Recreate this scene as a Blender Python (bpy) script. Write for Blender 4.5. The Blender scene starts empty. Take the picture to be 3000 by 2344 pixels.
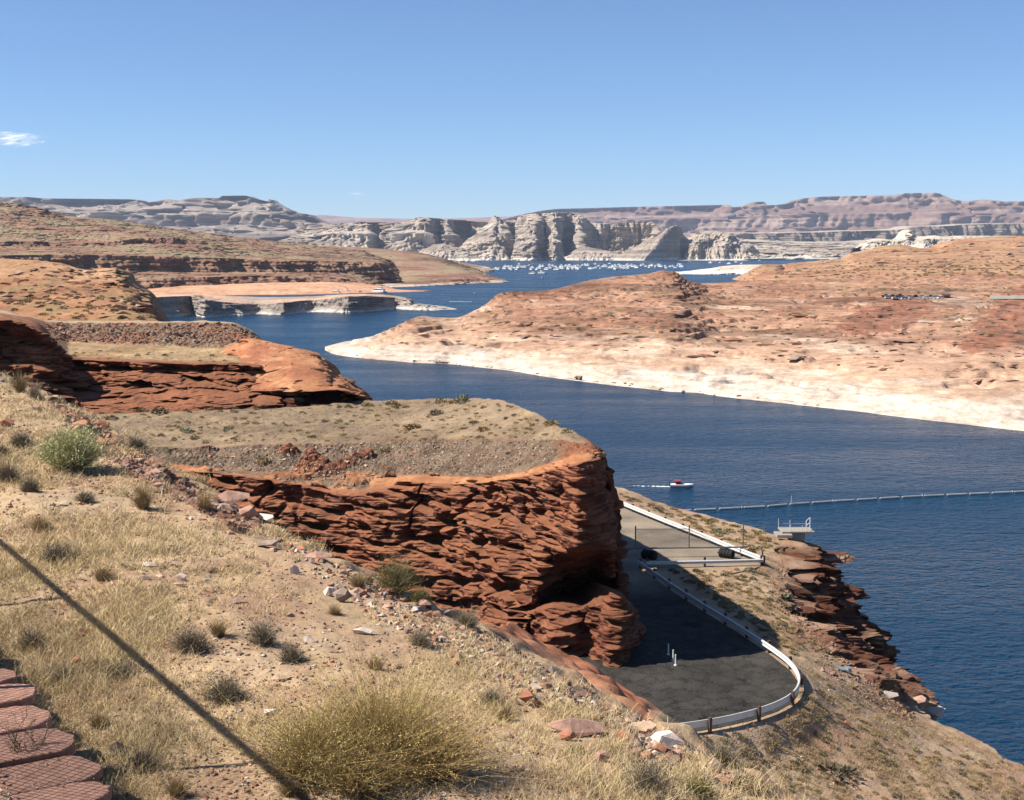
import bpy, bmesh, math, random
import numpy as np
from mathutils import Vector, Matrix
from mathutils.bvhtree import BVHTree
R = math.radians
scene = bpy.context.scene
col = scene.collection

# ------------------------------------------------------------------ camera
F, U0, V0 = 4000.0, 1500.0, 1172.0            # the photograph's pixels (3000 x 2344)
PITCH = math.atan(447 / 4000)
CAMZ = 70.0                                    # metres above the lake
cd = bpy.data.cameras.new('camera'); cam = bpy.data.objects.new('camera', cd); col.objects.link(cam)
cd.sensor_width = 36; cd.lens = 36 * F / 3000; cd.clip_start = 0.1; cd.clip_end = 200000
cam.location = (0, 0, CAMZ); cam.rotation_euler = (math.pi / 2 - PITCH, 0, 0)
scene.camera = cam
# ------------------------------------------------------------------ light
SUN_AZ, SUN_EL = 96.0, 46.5                    # degrees left of the view axis, above the horizon
scene.view_settings.view_transform = 'Standard'
scene.view_settings.look = 'None'
scene.view_settings.exposure = 0.86
scene.view_settings.gamma = 1
w = bpy.data.worlds.new('World'); scene.world = w; w.use_nodes = True
nt = w.node_tree; nt.nodes.clear()
sk = nt.nodes.new('ShaderNodeTexSky'); sk.sky_type = 'NISHITA'; sk.sun_disc = False
sk.sun_elevation = R(SUN_EL); sk.sun_rotation = R(-SUN_AZ); sk.altitude = 8000
sk.air_density = 2.0; sk.dust_density = 0.0; sk.ozone_density = 6.0
bg = nt.nodes.new('ShaderNodeBackground'); bg.inputs[1].default_value = 0.075
wo = nt.nodes.new('ShaderNodeOutputWorld')
nt.links.new(sk.outputs[0], bg.inputs[0]); nt.links.new(bg.outputs[0], wo.inputs[0])
sl = bpy.data.lights.new('sun', 'SUN'); so = bpy.data.objects.new('sun', sl); col.objects.link(so)
sl.energy = 5.0; sl.angle = R(0.55); sl.color = (1.0, 0.945, 0.86)
sd = Vector((-math.sin(R(SUN_AZ)) * math.cos(R(SUN_EL)), math.cos(R(SUN_AZ)) * math.cos(R(SUN_EL)), math.sin(R(SUN_EL))))
so.rotation_euler = sd.to_track_quat('Z', 'Y').to_euler(); so.location = (-30, -10, 120)
scene.cycles.use_denoising = True
scene.cycles.max_bounces = 5; scene.cycles.diffuse_bounces = 1; scene.cycles.volume_bounces = 0
scene.cycles.use_adaptive_sampling = False
scene.cycles.caustics_reflective = False; scene.cycles.caustics_refractive = False; scene.cycles.sample_clamp_indirect = 2.0

# ------------------------------------------------------------------ pixel -> world
CT, ST = math.cos(PITCH), math.sin(PITCH)
def ray(u, v):
    a = (np.asarray(u, float) - U0) / F; b = (V0 - np.asarray(v, float)) / F
    y = CT + b * ST; z = -ST + b * CT
    return a / y, z / y
def at(u, v, D):
    x, z = ray(u, v); return np.array((x * D, D, CAMZ + z * D), float)
def onz(u, v, z):
    x, rz = ray(u, v); D = (z - CAMZ) / rz
    return np.array((x * D, D, z + 0 * D), float)

# ------------------------------------------------------------------ noise (numpy)
def noise(x, y, z=0.0, seed=1):
    x, y, z = np.broadcast_arrays(np.asarray(x, float), y, z)
    shp = x.shape; x = x.ravel(); y = y.ravel(); z = z.ravel()
    if x.size > 60000: return np.concatenate([_n1(x[i:i + 40000], y[i:i + 40000], z[i:i + 40000], seed) for i in range(0, x.size, 40000)]).reshape(shp)
    return _n1(x, y, z, seed).reshape(shp)
def _n1(x, y, z, seed):
    xi = np.floor(x); yi = np.floor(y); zi = np.floor(z)
    fx = (x - xi).astype(np.float32); fy = (y - yi).astype(np.float32); fz = (z - zi).astype(np.float32)
    xi = xi.astype(np.int64).astype(np.uint32); yi = yi.astype(np.int64).astype(np.uint32); zi = zi.astype(np.int64).astype(np.uint32)
    sm = lambda t: t * t * t * (t * (t * 6 - 15) + 10)
    ux, uy, uz = sm(fx), sm(fy), sm(fz); out = np.zeros_like(fx); q = np.float32(1 / 511.5); one = np.float32(1)
    X = [(xi + np.uint32(i)) * np.uint32(374761393) for i in (0, 1)]; Y = [(yi + np.uint32(i)) * np.uint32(668265263) for i in (0, 1)]
    Z = [(zi + np.uint32(i)) * np.uint32(2147483647) + np.uint32(seed * 974711 % 4294967295) for i in (0, 1)]
    for i in (0, 1):
        wx = ux if i else one - ux
        for j in (0, 1):
            wy = wx * (uy if j else one - uy); XY = X[i] + Y[j]
            for k in (0, 1):
                h = XY + Z[k]
                h = (h ^ (h >> np.uint32(13))) * np.uint32(1274126177); h = (h ^ (h >> np.uint32(16))) * np.uint32(2246822519); h ^= h >> np.uint32(15)
                g = ((h & np.uint32(1023)).astype(np.float32) * q - one) * (fx - np.float32(i))
                g += (((h >> np.uint32(10)) & np.uint32(1023)).astype(np.float32) * q - one) * (fy - np.float32(j))
                g += (((h >> np.uint32(20)) & np.uint32(1023)).astype(np.float32) * q - one) * (fz - np.float32(k))
                out += wy * (uz if k else one - uz) * g
    return out.astype(np.float64) * 1.6
def fbm(x, y, z=0.0, o=4, seed=1, g=0.5, l=2.03):
    s = 0.0; a = 1.0; t = 0.0
    for i in range(o):
        s = s + a * noise(np.asarray(x) * l ** i, np.asarray(y) * l ** i, np.asarray(z) * l ** i, seed + i * 7); t += a; a *= g
    return s / t * 1.5
def ridged(x, y, z=0.0, o=4, seed=1):
    s = 0.0; a = 1.0; t = 0.0
    for i in range(o):
        s = s + a * (1 - np.abs(noise(np.asarray(x) * 2.1 ** i, np.asarray(y) * 2.1 ** i, np.asarray(z) * 2.1 ** i, seed + i * 5)) * 1.7); t += a; a *= 0.5
    return s / t
def ss(a, b, x):
    t = np.clip((np.asarray(x, float) - a) / (b - a), 0, 1); return t * t * (3 - 2 * t)
def strata(P, h, fl, seed, dip=(0.0, 0.0), warp=0.5, edge=0.25):
    """bedding ledges: every bed has its own in-and-out along the face, -1..1"""
    x, y, z = P[..., 0], P[..., 1], P[..., 2]
    zz = (z + dip[0] * x + dip[1] * y) / h + warp * fbm(x * fl * .35, y * fl * .35, z * fl * .2, 2, seed + 50)
    k = np.floor(zz); f = zz - k
    def layer(k):
        return noise(x * fl + k * 3.7, y * fl - k * 1.9, k * 7.31, seed) + .5 * noise(x * fl * 2.7 - k * 5.1, y * fl * 2.7, k * 3.3, seed + 3)
    b = ss(1 - edge, 1, f)
    return layer(k) * (1 - b) + layer(k + 1) * b - .35 * (2 * f - 1) ** 4
def mix(a, b, t):
    t = np.asarray(t)[..., None]
    return np.asarray(a) * (1 - t) + np.asarray(b) * t

# ------------------------------------------------------------------ tags
def tag(o, label=None, cat=None, group=None, kind=None):
    if label: o['label'] = label
    if cat: o['category'] = cat
    if group: o['group'] = group
    if kind: o['kind'] = kind
    return o
def empty(name, loc=(0, 0, 0), rz=0.0):
    o = bpy.data.objects.new(name, None); col.objects.link(o); o.location = loc; o.rotation_euler = (0, 0, rz); return o
def mesh_obj(name, V, faces, mat, parent=None, smooth=False, colors=None):
    me = bpy.data.meshes.new(name)
    V = np.asarray(V, np.float32).reshape(-1, 3)
    fa = np.asarray(faces, np.int32) if not isinstance(faces, np.ndarray) else faces.astype(np.int32)
    n = fa.shape[1]
    me.vertices.add(len(V)); me.vertices.foreach_set('co', V.ravel())
    me.loops.add(fa.size); me.loops.foreach_set('vertex_index', fa.ravel())
    me.polygons.add(len(fa)); me.polygons.foreach_set('loop_start', np.arange(len(fa), dtype=np.int32) * n)
    me.polygons.foreach_set('use_smooth', np.full(len(fa), bool(smooth)))
    me.update(calc_edges=True)
    if colors is not None:
        ca = me.color_attributes.new('Col', 'FLOAT_COLOR', 'POINT')
        c4 = np.ones((len(V), 4), np.float32); c4[:, :3] = np.asarray(colors).reshape(-1, 3)
        ca.data.foreach_set('color', c4.ravel())
    if mat: me.materials.append(mat)
    o = bpy.data.objects.new(name, me); col.objects.link(o)
    if parent: o.parent = parent
    return o

# ------------------------------------------------------------------ materials
def nodes_of(name):
    m = bpy.data.materials.new(name); m.use_nodes = True
    n = m.node_tree; b = n.nodes['Principled BSDF']
    return m, n, b
def nd(n, typ, **kw):
    x = n.nodes.new(typ)
    for k, v in kw.items(): setattr(x, k, v)
    return x
def ground_mat(name, s1, s2, s3, var=0.35, bump=0.5, bdist=0.1, rough=0.95, streak=(1, 1, 1), tint=None):
    """vertex colour times three scales of noise, with a bumped surface; s = cycles per metre"""
    m, n, b = nodes_of(name)
    a = nd(n, 'ShaderNodeVertexColor', layer_name='Col')
    geo = nd(n, 'ShaderNodeNewGeometry')
    sc = nd(n, 'ShaderNodeVectorMath', operation='MULTIPLY'); sc.inputs[1].default_value = streak
    n.links.new(geo.outputs['Position'], sc.inputs[0])
    prev = a.outputs['Color']; bumps = []
    for s, wgt in ((s1, 1.0), (s2, .8), (s3, .7)):
        t = nd(n, 'ShaderNodeTexNoise'); t.inputs['Scale'].default_value = s; t.inputs['Detail'].default_value = 5; t.inputs['Roughness'].default_value = .62
        n.links.new(sc.outputs[0], t.inputs['Vector'])
        mr = nd(n, 'ShaderNodeMapRange'); mr.inputs['From Min'].default_value = .25; mr.inputs['From Max'].default_value = .75
        mr.inputs['To Min'].default_value = 1 - var * wgt; mr.inputs['To Max'].default_value = 1 + var * wgt
        n.links.new(t.outputs['Fac'], mr.inputs['Value'])
        vm = nd(n, 'ShaderNodeVectorMath', operation='SCALE')
        n.links.new(prev, vm.inputs[0]); n.links.new(mr.outputs[0], vm.inputs['Scale']); prev = vm.outputs[0]
        bumps.append(t.outputs['Fac'])
    n.links.new(prev, b.inputs['Base Color'])
    ad = nd(n, 'ShaderNodeMath', operation='MULTIPLY_ADD'); ad.inputs[1].default_value = .5
    n.links.new(bumps[2], ad.inputs[0]); n.links.new(bumps[1], ad.inputs[2])
    bp = nd(n, 'ShaderNodeBump'); bp.inputs['Strength'].default_value = bump; bp.inputs['Distance'].default_value = bdist
    n.links.new(ad.outputs[0], bp.inputs['Height']); n.links.new(bp.outputs[0], b.inputs['Normal'])
    b.inputs['Roughness'].default_value = rough; b.inputs['Specular IOR Level'].default_value = .15
    return m
def plain(name, c, rough=.6, metal=0.0, spec=.4, noise_s=None, var=.25, rnd=0.0, bump=0.0, two=None):
    m, n, b = nodes_of(name)
    b.inputs['Roughness'].default_value = rough; b.inputs['Metallic'].default_value = metal; b.inputs['Specular IOR Level'].default_value = spec
    rgb = nd(n, 'ShaderNodeRGB'); rgb.outputs[0].default_value = (*c, 1); prev = rgb.outputs[0]
    if rnd:
        oi = nd(n, 'ShaderNodeObjectInfo')
        if two:
            mx = nd(n, 'ShaderNodeMix', data_type='RGBA'); mx.inputs[6].default_value = (*c, 1); mx.inputs[7].default_value = (*two, 1)
            n.links.new(oi.outputs['Random'], mx.inputs[0]); prev = mx.outputs[2]
        mr = nd(n, 'ShaderNodeMapRange'); mr.inputs['To Min'].default_value = 1 - rnd; mr.inputs['To Max'].default_value = 1 + rnd
        mm = nd(n, 'ShaderNodeMath', operation='FRACT'); m2 = nd(n, 'ShaderNodeMath', operation='MULTIPLY'); m2.inputs[1].default_value = 7.31
        n.links.new(oi.outputs['Random'], m2.inputs[0]); n.links.new(m2.outputs[0], mm.inputs[0]); n.links.new(mm.outputs[0], mr.inputs['Value'])
        vm = nd(n, 'ShaderNodeVectorMath', operation='SCALE'); n.links.new(prev, vm.inputs[0]); n.links.new(mr.outputs[0], vm.inputs['Scale']); prev = vm.outputs[0]
    if noise_s:
        geo = nd(n, 'ShaderNodeNewGeometry')
        t = nd(n, 'ShaderNodeTexNoise'); t.inputs['Scale'].default_value = noise_s; t.inputs['Detail'].default_value = 6; t.inputs['Roughness'].default_value = .65
        n.links.new(geo.outputs['Position'], t.inputs['Vector'])
        mr = nd(n, 'ShaderNodeMapRange'); mr.inputs['From Min'].default_value = .25; mr.inputs['From Max'].default_value = .75
        mr.inputs['To Min'].default_value = 1 - var; mr.inputs['To Max'].default_value = 1 + var
        n.links.new(t.outputs['Fac'], mr.inputs['Value'])
        vm = nd(n, 'ShaderNodeVectorMath', operation='SCALE'); n.links.new(prev, vm.inputs[0]); n.links.new(mr.outputs[0], vm.inputs['Scale']); prev = vm.outputs[0]
        if bump:
            bp = nd(n, 'ShaderNodeBump'); bp.inputs['Strength'].default_value = bump; bp.inputs['Distance'].default_value = .3 / noise_s
            n.links.new(t.outputs['Fac'], bp.inputs['Height']); n.links.new(bp.outputs[0], b.inputs['Normal'])
    n.links.new(prev, b.inputs['Base Color'])
    return m

# ------------------------------------------------------------------ lofted land
def crom(C, ts):
    """Catmull-Rom along axis 1 of C (R,K,3) at parameters ts (index units)"""
    K = C.shape[1]; i = np.clip(np.floor(ts).astype(int), 0, K - 2); t = (ts - i)[None, :, None]
    p0 = C[:, np.clip(i - 1, 0, K - 1)]; p1 = C[:, i]; p2 = C[:, i + 1]; p3 = C[:, np.clip(i + 2, 0, K - 1)]
    # limited tangents so that the curve does not overshoot
    d0, d1, d2 = p1 - p0, p2 - p1, p3 - p2
    lim = lambda a, b: np.where(a * b > 0, 2 * a * b / (a + b + 1e-12 * np.sign(a + b + 1e-30)), 0.0)
    m1, m2 = lim(d0, d1), lim(d1, d2)
    t2, t3 = t * t, t * t * t
    return (2 * t3 - 3 * t2 + 1) * p1 + (t3 - 2 * t2 + t) * m1 + (-2 * t3 + 3 * t2) * p2 + (t3 - t2) * m2
def loft(rows, px=1.0, smooth_rows=False, pxv=None, maxn=400, vgraze=.2):
    C = np.array(rows, float)                                   # R,K,3
    Rn, K, _ = C.shape; pxv = pxv or px
    dist = np.maximum(np.linalg.norm(C - np.array((0, 0, CAMZ)), axis=2), 2)
    ts = [0.0]
    for k in range(K - 1):
        L = np.max(np.linalg.norm(C[:, k + 1] - C[:, k], axis=1) / ((dist[:, k] + dist[:, k + 1]) / 2 / 1365.0))
        n = int(np.clip(math.ceil(L / px), 1, maxn)); ts += [k + (j + 1) / n for j in range(n)]
    vs = [0.0]; seg = []
    for r in range(Rn - 1):
        L3 = np.linalg.norm(C[r + 1] - C[r], axis=1) / ((dist[r] + dist[r + 1]) / 2 / 1365.0)
        pr = lambda q: np.stack((q[:, 0], q[:, 2] - CAMZ), -1) / np.maximum(q[:, 1:2], 2) * 1365.0
        L = np.percentile(np.maximum(np.linalg.norm(pr(C[r + 1]) - pr(C[r]), axis=1), L3 * vgraze), 80)
        n = int(np.clip(math.ceil(L / pxv), 2, maxn)); vs += [r + (j + 1) / n for j in range(n)]
    ts = np.array(ts); vs = np.array(vs)
    A = crom(C, ts)                                             # R,nu,3
    if smooth_rows: G = crom(A.transpose(1, 0, 2), vs).transpose(1, 0, 2)
    else:
        i = np.clip(np.floor(vs).astype(int), 0, Rn - 2); t = (vs - i)[:, None, None]
        G = A[i] * (1 - t) + A[i + 1] * t
    return G, ts, vs
def normals(G):
    du = np.gradient(G, axis=1); dv = np.gradient(G, axis=0)
    n = np.cross(du, dv); return n / (np.linalg.norm(n, axis=2, keepdims=True) + 1e-12)
def hnorm(N):
    h = N.copy(); h[..., 2] = 0
    return h / (np.linalg.norm(h, axis=2, keepdims=True) + 1e-3)
def grid_faces(nv, nu):
    a = np.arange(nv * nu).reshape(nv, nu)
    return np.stack((a[:-1, :-1], a[:-1, 1:], a[1:, 1:], a[1:, :-1]), -1).reshape(-1, 4)
BV = {}
def land(name, G, colors, mat, label=None, cat=None, kind=None, key=None, smooth=True, group=None):
    f = grid_faces(*G.shape[:2])
    o = mesh_obj(name, G, f, mat, smooth=smooth and mat.name not in ('red_rock', 'butte_rock'), colors=colors)
    tag(o, label, cat, group, kind)
    if key:
        sv = max(1, round(G.shape[0] / 420)); su = max(1, round(G.shape[1] / 520)); Gs = G[::sv, ::su]
        BV[key] = BVHTree.FromPolygons([tuple(p) for p in Gs.reshape(-1, 3).tolist()], grid_faces(*Gs.shape[:2]).tolist())
    return o
def hit(u, v, keys=None):
    """the point of the land that the ray through a pixel meets first"""
    x, z = ray(u, v); d = Vector((float(x), 1.0, float(z))).normalized(); best = None
    for k in (keys or BV):
        r = BV[k].ray_cast(Vector((0, 0, CAMZ)), d)
        if r[0] is not None and (best is None or r[3] < best[1]): best = (r[0], r[3], k)
    return best[0] if best else None
def drop(x, y, keys, z0=400.0):
    best = None
    for k in keys:
        r = BV[k].ray_cast(Vector((x, y, z0)), Vector((0, 0, -1)))
        if r[0] is not None and (best is None or r[0].z > best[0].z): best = (r[0], r[1])
    return best
# ================================================================== setting: water and far land
def xyz(G): return G[..., 0], G[..., 1], G[..., 2]
def cols(*tables):
    """tables of (u, v) per row -> common columns"""
    return tables
def rowat(us, vs, Ds): return [at(u, v, d) for u, v, d in zip(us, vs, Ds)]
def rowz(us, vs, z):
    z = np.broadcast_to(z, (len(us),)); return [onz(u, v, zz) for u, v, zz in zip(us, vs, z)]
def interp(tab, us):
    t = np.array(tab, float); return np.interp(us, t[:, 0], t[:, 1])
def shift(row, dx=0, dy=0, dz=0, z=None):
    o = []
    for p in row:
        q = np.array(p) + (dx, dy, dz)
        if z is not None: q[2] = z
        o.append(q)
    return o
def rib(G, N, amp, wl, seed, sharp=1.0, zl=None):
    """buttresses and gullies that run up and down a face"""
    x, y, z = xyz(G); zz = z / (zl or wl * 4)
    n = noise(x / wl, y / wl, zz, seed) + .55 * noise(x / wl * 2.3, y / wl * 2.3, zz * 1.6, seed + 1) + .42 * noise(x / wl * 5.2, y / wl * 5.2, zz * 3, seed + 2) + .26 * noise(x / wl * 11, y / wl * 11, zz * 5, seed + 3)
    return G + hnorm(N) * (amp * n)[..., None]

# ---- water: one sheet, rippled
def make_water():
    m, n, b = nodes_of('lake_water')
    b.inputs['Base Color'].default_value = (0.004, 0.027, 0.060, 1); b.inputs['Roughness'].default_value = .12
    b.inputs['IOR'].default_value = 1.33; b.inputs['Specular IOR Level'].default_value = .16
    geo = nd(n, 'ShaderNodeNewGeometry')
    hs = []
    for s, st, dt in ((.5, (.8, 1.25, 1), 3), (.17, (.8, 1.2, 1), 2), (.012, (.4, 1.6, 1), 3)):
        mp = nd(n, 'ShaderNodeMapping'); mp.inputs['Scale'].default_value = st; mp.inputs['Rotation'].default_value = (0, 0, .12)
        n.links.new(geo.outputs['Position'], mp.inputs['Vector'])
        t = nd(n, 'ShaderNodeTexNoise'); t.inputs['Scale'].default_value = s; t.inputs['Detail'].default_value = dt; t.inputs['Roughness'].default_value = .55; t.inputs['Distortion'].default_value = .6
        n.links.new(mp.outputs[0], t.inputs['Vector']); hs.append(t.outputs['Fac'])
    b1 = nd(n, 'ShaderNodeBump'); b1.inputs['Strength'].default_value = 1; b1.inputs['Distance'].default_value = 1.3
    b2 = nd(n, 'ShaderNodeBump'); b2.inputs['Strength'].default_value = 1; b2.inputs['Distance'].default_value = 1.5
    n.links.new(hs[1], b2.inputs['Height']); n.links.new(hs[0], b1.inputs['Height'])
    n.links.new(b2.outputs[0], b1.inputs['Normal']); n.links.new(b1.outputs[0], b.inputs['Normal'])
    # wind lanes: broad patches a little rougher and lighter than the rest
    mr = nd(n, 'ShaderNodeMapRange'); mr.inputs['From Min'].default_value = .35; mr.inputs['From Max'].default_value = .65
    mr.inputs['To Min'].default_value = .19; mr.inputs['To Max'].default_value = .31
    n.links.new(hs[2], mr.inputs['Value']); n.links.new(mr.outputs[0], b.inputs['Roughness'])
    ys = np.array([20, 200, 400, 800, 1600, 3200, 6000, 9000.]); xs = np.linspace(-1, 1, 9)
    G = np.array([[(x * (600 + y * .6), y, 0) for x in xs] for y in ys])
    o = mesh_obj('water', G, grid_faces(*G.shape[:2]), m); tag(o, 'dark blue rippled lake water', kind='structure')
make_water()
def make_ground():
    G = np.array([[(x * 23000, y, -9.0) for x in np.linspace(-1, 1, 9)] for y in (-300, 300, 3000, 9000, 30000.)])
    o = mesh_obj('ground', G, grid_faces(*G.shape[:2]), plain('desert_ground', (.3, .22, .15), noise_s=.002)); tag(o, 'bare pale desert floor', kind='structure')
make_ground()

FAR = ground_mat('far_rock', .004, .012, .03, var=.16, bump=.5, bdist=9.0, streak=(1, 1, 3))
BUTTE = ground_mat('butte_rock', .008, .03, .07, var=.2, bump=.6, bdist=6.0, streak=(1, 1, 2.4))
MIDM = ground_mat('orange_rock', .03, .12, .45, var=.34, bump=.9, bdist=1.3, streak=(1, 1, 5))
NEARM = ground_mat('red_rock', .12, .7, 3.5, var=.22, bump=.7, bdist=.22, streak=(1, 1, 2.2))

# ---- far mesas
def mesa(name, label, sky, D, base_v, hts, c_rock, seed, depth=2600, px=1.3, amp=260, turn=.22):
    sky = np.array(sky, float); us = sky[:, 0]
    rows = []; Du = D * (1 + turn * (.5 - (us - us[0]) / (us[-1] - us[0])))
    for t, dd in hts:                                           # share of the height, depth in front of the rim
        rows.append([at(u, base_v + (v - base_v) * t, d_ - dd) for (u, v), d_ in zip(sky, Du)])
    rows.append(shift(rows[-1], dy=400, z=None)); rows.append(shift(rows[-1], dy=depth, dz=-200, z=-5))
    G, ts, vs = loft(rows, px=px); N = normals(G); x, y, z = xyz(G)
    w = (1 - ss(len(hts) - 1.25, len(hts) - 1.0, vs))[:, None]
    G = rib(G, N * w[..., None], amp, 900, seed, zl=2500)
    P = G.copy(); s = strata(P, 70, .0012, seed + 5, warp=.25); s2 = strata(P, 24, .003, seed + 6, warp=.3)
    G = G + hnorm(N) * ((s * 60 + s2 * 26) * w)[..., None]
    x, y, z = xyz(G); b = fbm(x * .0002, y * .0002, z * .017, 3, seed + 9)
    c = mix(c_rock[0], c_rock[1], ss(-.2, .2, b + .3 * fbm(x * .001, y * .001, z * .03, 3, seed + 11)))
    c = mix(c, c_rock[2], ss(.1, .6, fbm(x * .0007, y * .0007, z * .02, 3, seed + 19)) * .8)
    return land(name, G, c, FAR, label, 'mesa', 'structure')
LM = [(-400, 576), (-100, 578), (0, 578), (70, 577), (130, 581), (300, 583), (398, 585), (409, 594), (450, 591), (492, 584), (545, 593), (557, 584), (572, 580), (640, 580), (652, 574), (715, 573), (745, 582), (783, 590), (789, 584), (800, 592), (825, 606), (860, 621), (905, 629), (920, 638), (950, 652), (985, 668)]
HT = [(0, 1900), (.3, 1300), (.34, 1150), (.62, 1060), (.70, 620), (.9, 240), (1, 190)]
mesa('mesa', 'long flat-topped banded mesa on the skyline above the left hill', LM, 15000, 700, HT, ((.17, .125, .10), (.29, .235, .19), (.115, .078, .062)), 11, amp=330)
MM = [(880, 640), (930, 630), (985, 633), (1040, 637), (1200, 641), (1330, 640), (1430, 637), (1520, 632), (1600, 628)]
mesa('mesa', 'low even purple ridge on the horizon behind the pale buttes', MM, 26000, 700, [(0, 2000), (.6, 1000), (1, 200)], ((.19, .12, .10), (.25, .17, .14), (.16, .1, .085)), 21, amp=120, px=1.6)
RM = [(1430, 652), (1480, 641), (1550, 624), (1640, 612), (1720, 610), (1860, 606), (2000, 603), (2130, 600), (2150, 606), (2188, 602), (2210, 592), (2236, 591), (2252, 601), (2300, 598), (2345, 583), (2395, 577), (2500, 574), (2600, 572), (2640, 570), (2655, 566), (2740, 565), (2770, 575), (2792, 584), (2850, 591), (2878, 585), (2905, 586), (2950, 590), (3000, 589), (3150, 585), (3400, 590)]
mesa('mesa', 'broad purple and rose banded mesa filling the skyline on the right', RM, 19500, 712, HT, ((.19, .115, .092), (.265, .195, .155), (.125, .075, .06)), 31, amp=300)

def scarp(name, label, top, bot, D0, D1, cR, seed, kind='structure', cat='cliff', amp=60, wl=220, back=600, shelf=None):
    us = np.array([p[0] for p in top], float); vt = np.array([p[1] for p in top], float); vb = interp(bot, us)
    Ds = D0 + (D1 - D0) * (us - us[0]) / (us[-1] - us[0])
    b = rowat(us, vb, Ds); t = rowat(us, vt, Ds + 60)
    rows = [shift(b, dy=-500, dz=-25), b, t, shift(t, dy=back, dz=12), shift(t, dy=back + 300, z=-5)]
    G, ts, vs = loft(rows, px=1.2); N = normals(G)
    wgt = (ss(.8, 1.05, vs) * (1 - ss(1.9, 2.2, vs)))[:, None]
    G = rib(G, N * wgt[..., None], amp, wl, seed)
    s = strata(G, 22, .004, seed + 4, warp=.2); G = G + hnorm(N) * (s * amp * .22 * wgt)[..., None]
    x, y, z = xyz(G); c = mix(cR[0], cR[1], ss(-.4, .5, fbm(x * .003, y * .003, z * .03, 3, seed + 8)))
    c = mix(cR[2], c, wgt * np.ones_like(c[..., 0]))
    return land(name, G, c, BUTTE, label, cat, kind)
scarp('cliff', 'long low dark shaded escarpment below the purple mesa', [(2050, 690), (2180, 683), (2290, 684), (2310, 682), (2420, 680), (2480, 677), (2560, 676), (2650, 672), (2690, 664), (2760, 663), (2800, 661), (2860, 657), (3000, 654), (3300, 650)],
      [(2050, 698), (2200, 700), (2300, 706), (2400, 708), (2560, 702), (2640, 710), (2680, 700), (2800, 690), (3300, 690)], 10600, 13200, ((.2, .16, .13), (.3, .24, .19), (.4, .34, .27)), 41, amp=90, wl=320)

def slabland(name, label, us, vrows, Drows, cfn, mat, seed, px=1.2, amp=20, wl=150, st=(12, .006, 6), cat='rock', kind=None, back=(300, -6), skirt=True, key=None, weight=None, smooth_rows=False, group=None):
    rows = [rowat(us, v, np.broadcast_to(d, (len(us),))) for v, d in zip(vrows, Drows)]
    if skirt: rows = [shift(rows[0], dy=-4, z=-8)] + rows
    rows.append(shift(rows[-1], dy=back[0] * .3, dz=-.02 * back[0])); rows.append(shift(rows[-1], dy=back[0], z=back[1]))
    G, ts, vs = loft(rows, px=px, smooth_rows=smooth_rows); N = normals(G)
    steep = np.clip(1.15 - np.abs(N[..., 2]), 0, 1)
    w = (1 - ss(len(rows) - 2.9, len(rows) - 2.5, vs))[:, None] * np.ones_like(steep)
    G = rib(G, N * (w * steep)[..., None], amp, wl, seed)
    if st: G = G + hnorm(N) * ((strata(G, st[0], st[1], seed + 5, warp=.3) + .5 * strata(G, st[0] * .4, st[1] * 2.5, seed + 7, warp=.4)) * st[2] * w * steep)[..., None]
    c = cfn(G, N, ts, vs)
    return land(name, G, c, mat, label, cat, kind, key=key, group=group)
def pale(seed, c0=(.39, .315, .245), c1=(.27, .212, .17), c2=(.46, .395, .325), bz=.02, bxy=.0016):
    def f(G, N, ts, vs):
        x, y, z = xyz(G)
        c = mix(c0, c1, ss(-.2, .5, fbm(x * bxy, y * bxy, z * bz, 3, seed)))
        c = mix(c, c2, ss(.0, .5, fbm(x * bxy * 1.7, y * bxy * 1.7, z * bz * .5, 3, seed + 3)) * .7)
        c = mix(c, c * .66, ss(.05, .3, fbm(x * .0009, y * .0009, z * .075, 3, seed + 14)) * .85)                                 # darker beds
        c = mix(c, (.17, .135, .11), ss(.1, .45, fbm(x * .012, y * .012, z * .004, 3, seed + 6)) * .55 * np.clip(1 - N[..., 2], 0, 1))   # desert varnish streaks
        return mix(c, (.58, .54, .46), 1 - ss(9, 17, z + 5 * fbm(x * .004, y * .004, 0, 2, seed + 1)))                            # shore ring
    return f
# ---- flats and shores beyond the lake
u = np.array([-300., 300, 700, 900, 1100, 1300, 1500, 1900, 2220, 2400, 2560, 2700, 3000, 3400])
slabland('hill', 'pale desert flats beyond the far shore', u, [u * 0 + 764 - ss(2100, 2300, u) * 9, u * 0 + 757 - ss(2100, 2300, u) * 3, u * 0 + 742, 716 - .0 * u, 704 + 0 * u], [7450, 8000, 8800, 10200, 13000],
         pale(61, (.44, .38, .3), (.5, .45, .37), (.36, .29, .23)), BUTTE, 60, amp=25, wl=300, kind='structure', cat='hill', px=1.6, st=(9, .003, 20))
u = np.array([2130., 2200, 2240, 2290, 2330, 2380, 2420, 2470, 2520, 2560, 2600])
slabland('rock_formation', 'pale grey badlands on the far shore right of the buttes', u, [u * 0 + 754, u * 0 + 744, np.array([735, 728, 722, 725, 728, 730, 726, 722, 728, 735, 740.]), np.array([730, 716, 708, 709, 712, 712, 712, 709, 716, 722, 735.])], [7900, 8000, 8500, 9300],
         pale(66), BUTTE, 67, amp=110, wl=170, px=1.0, cat='rock formation', st=(16, .006, 16))

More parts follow.
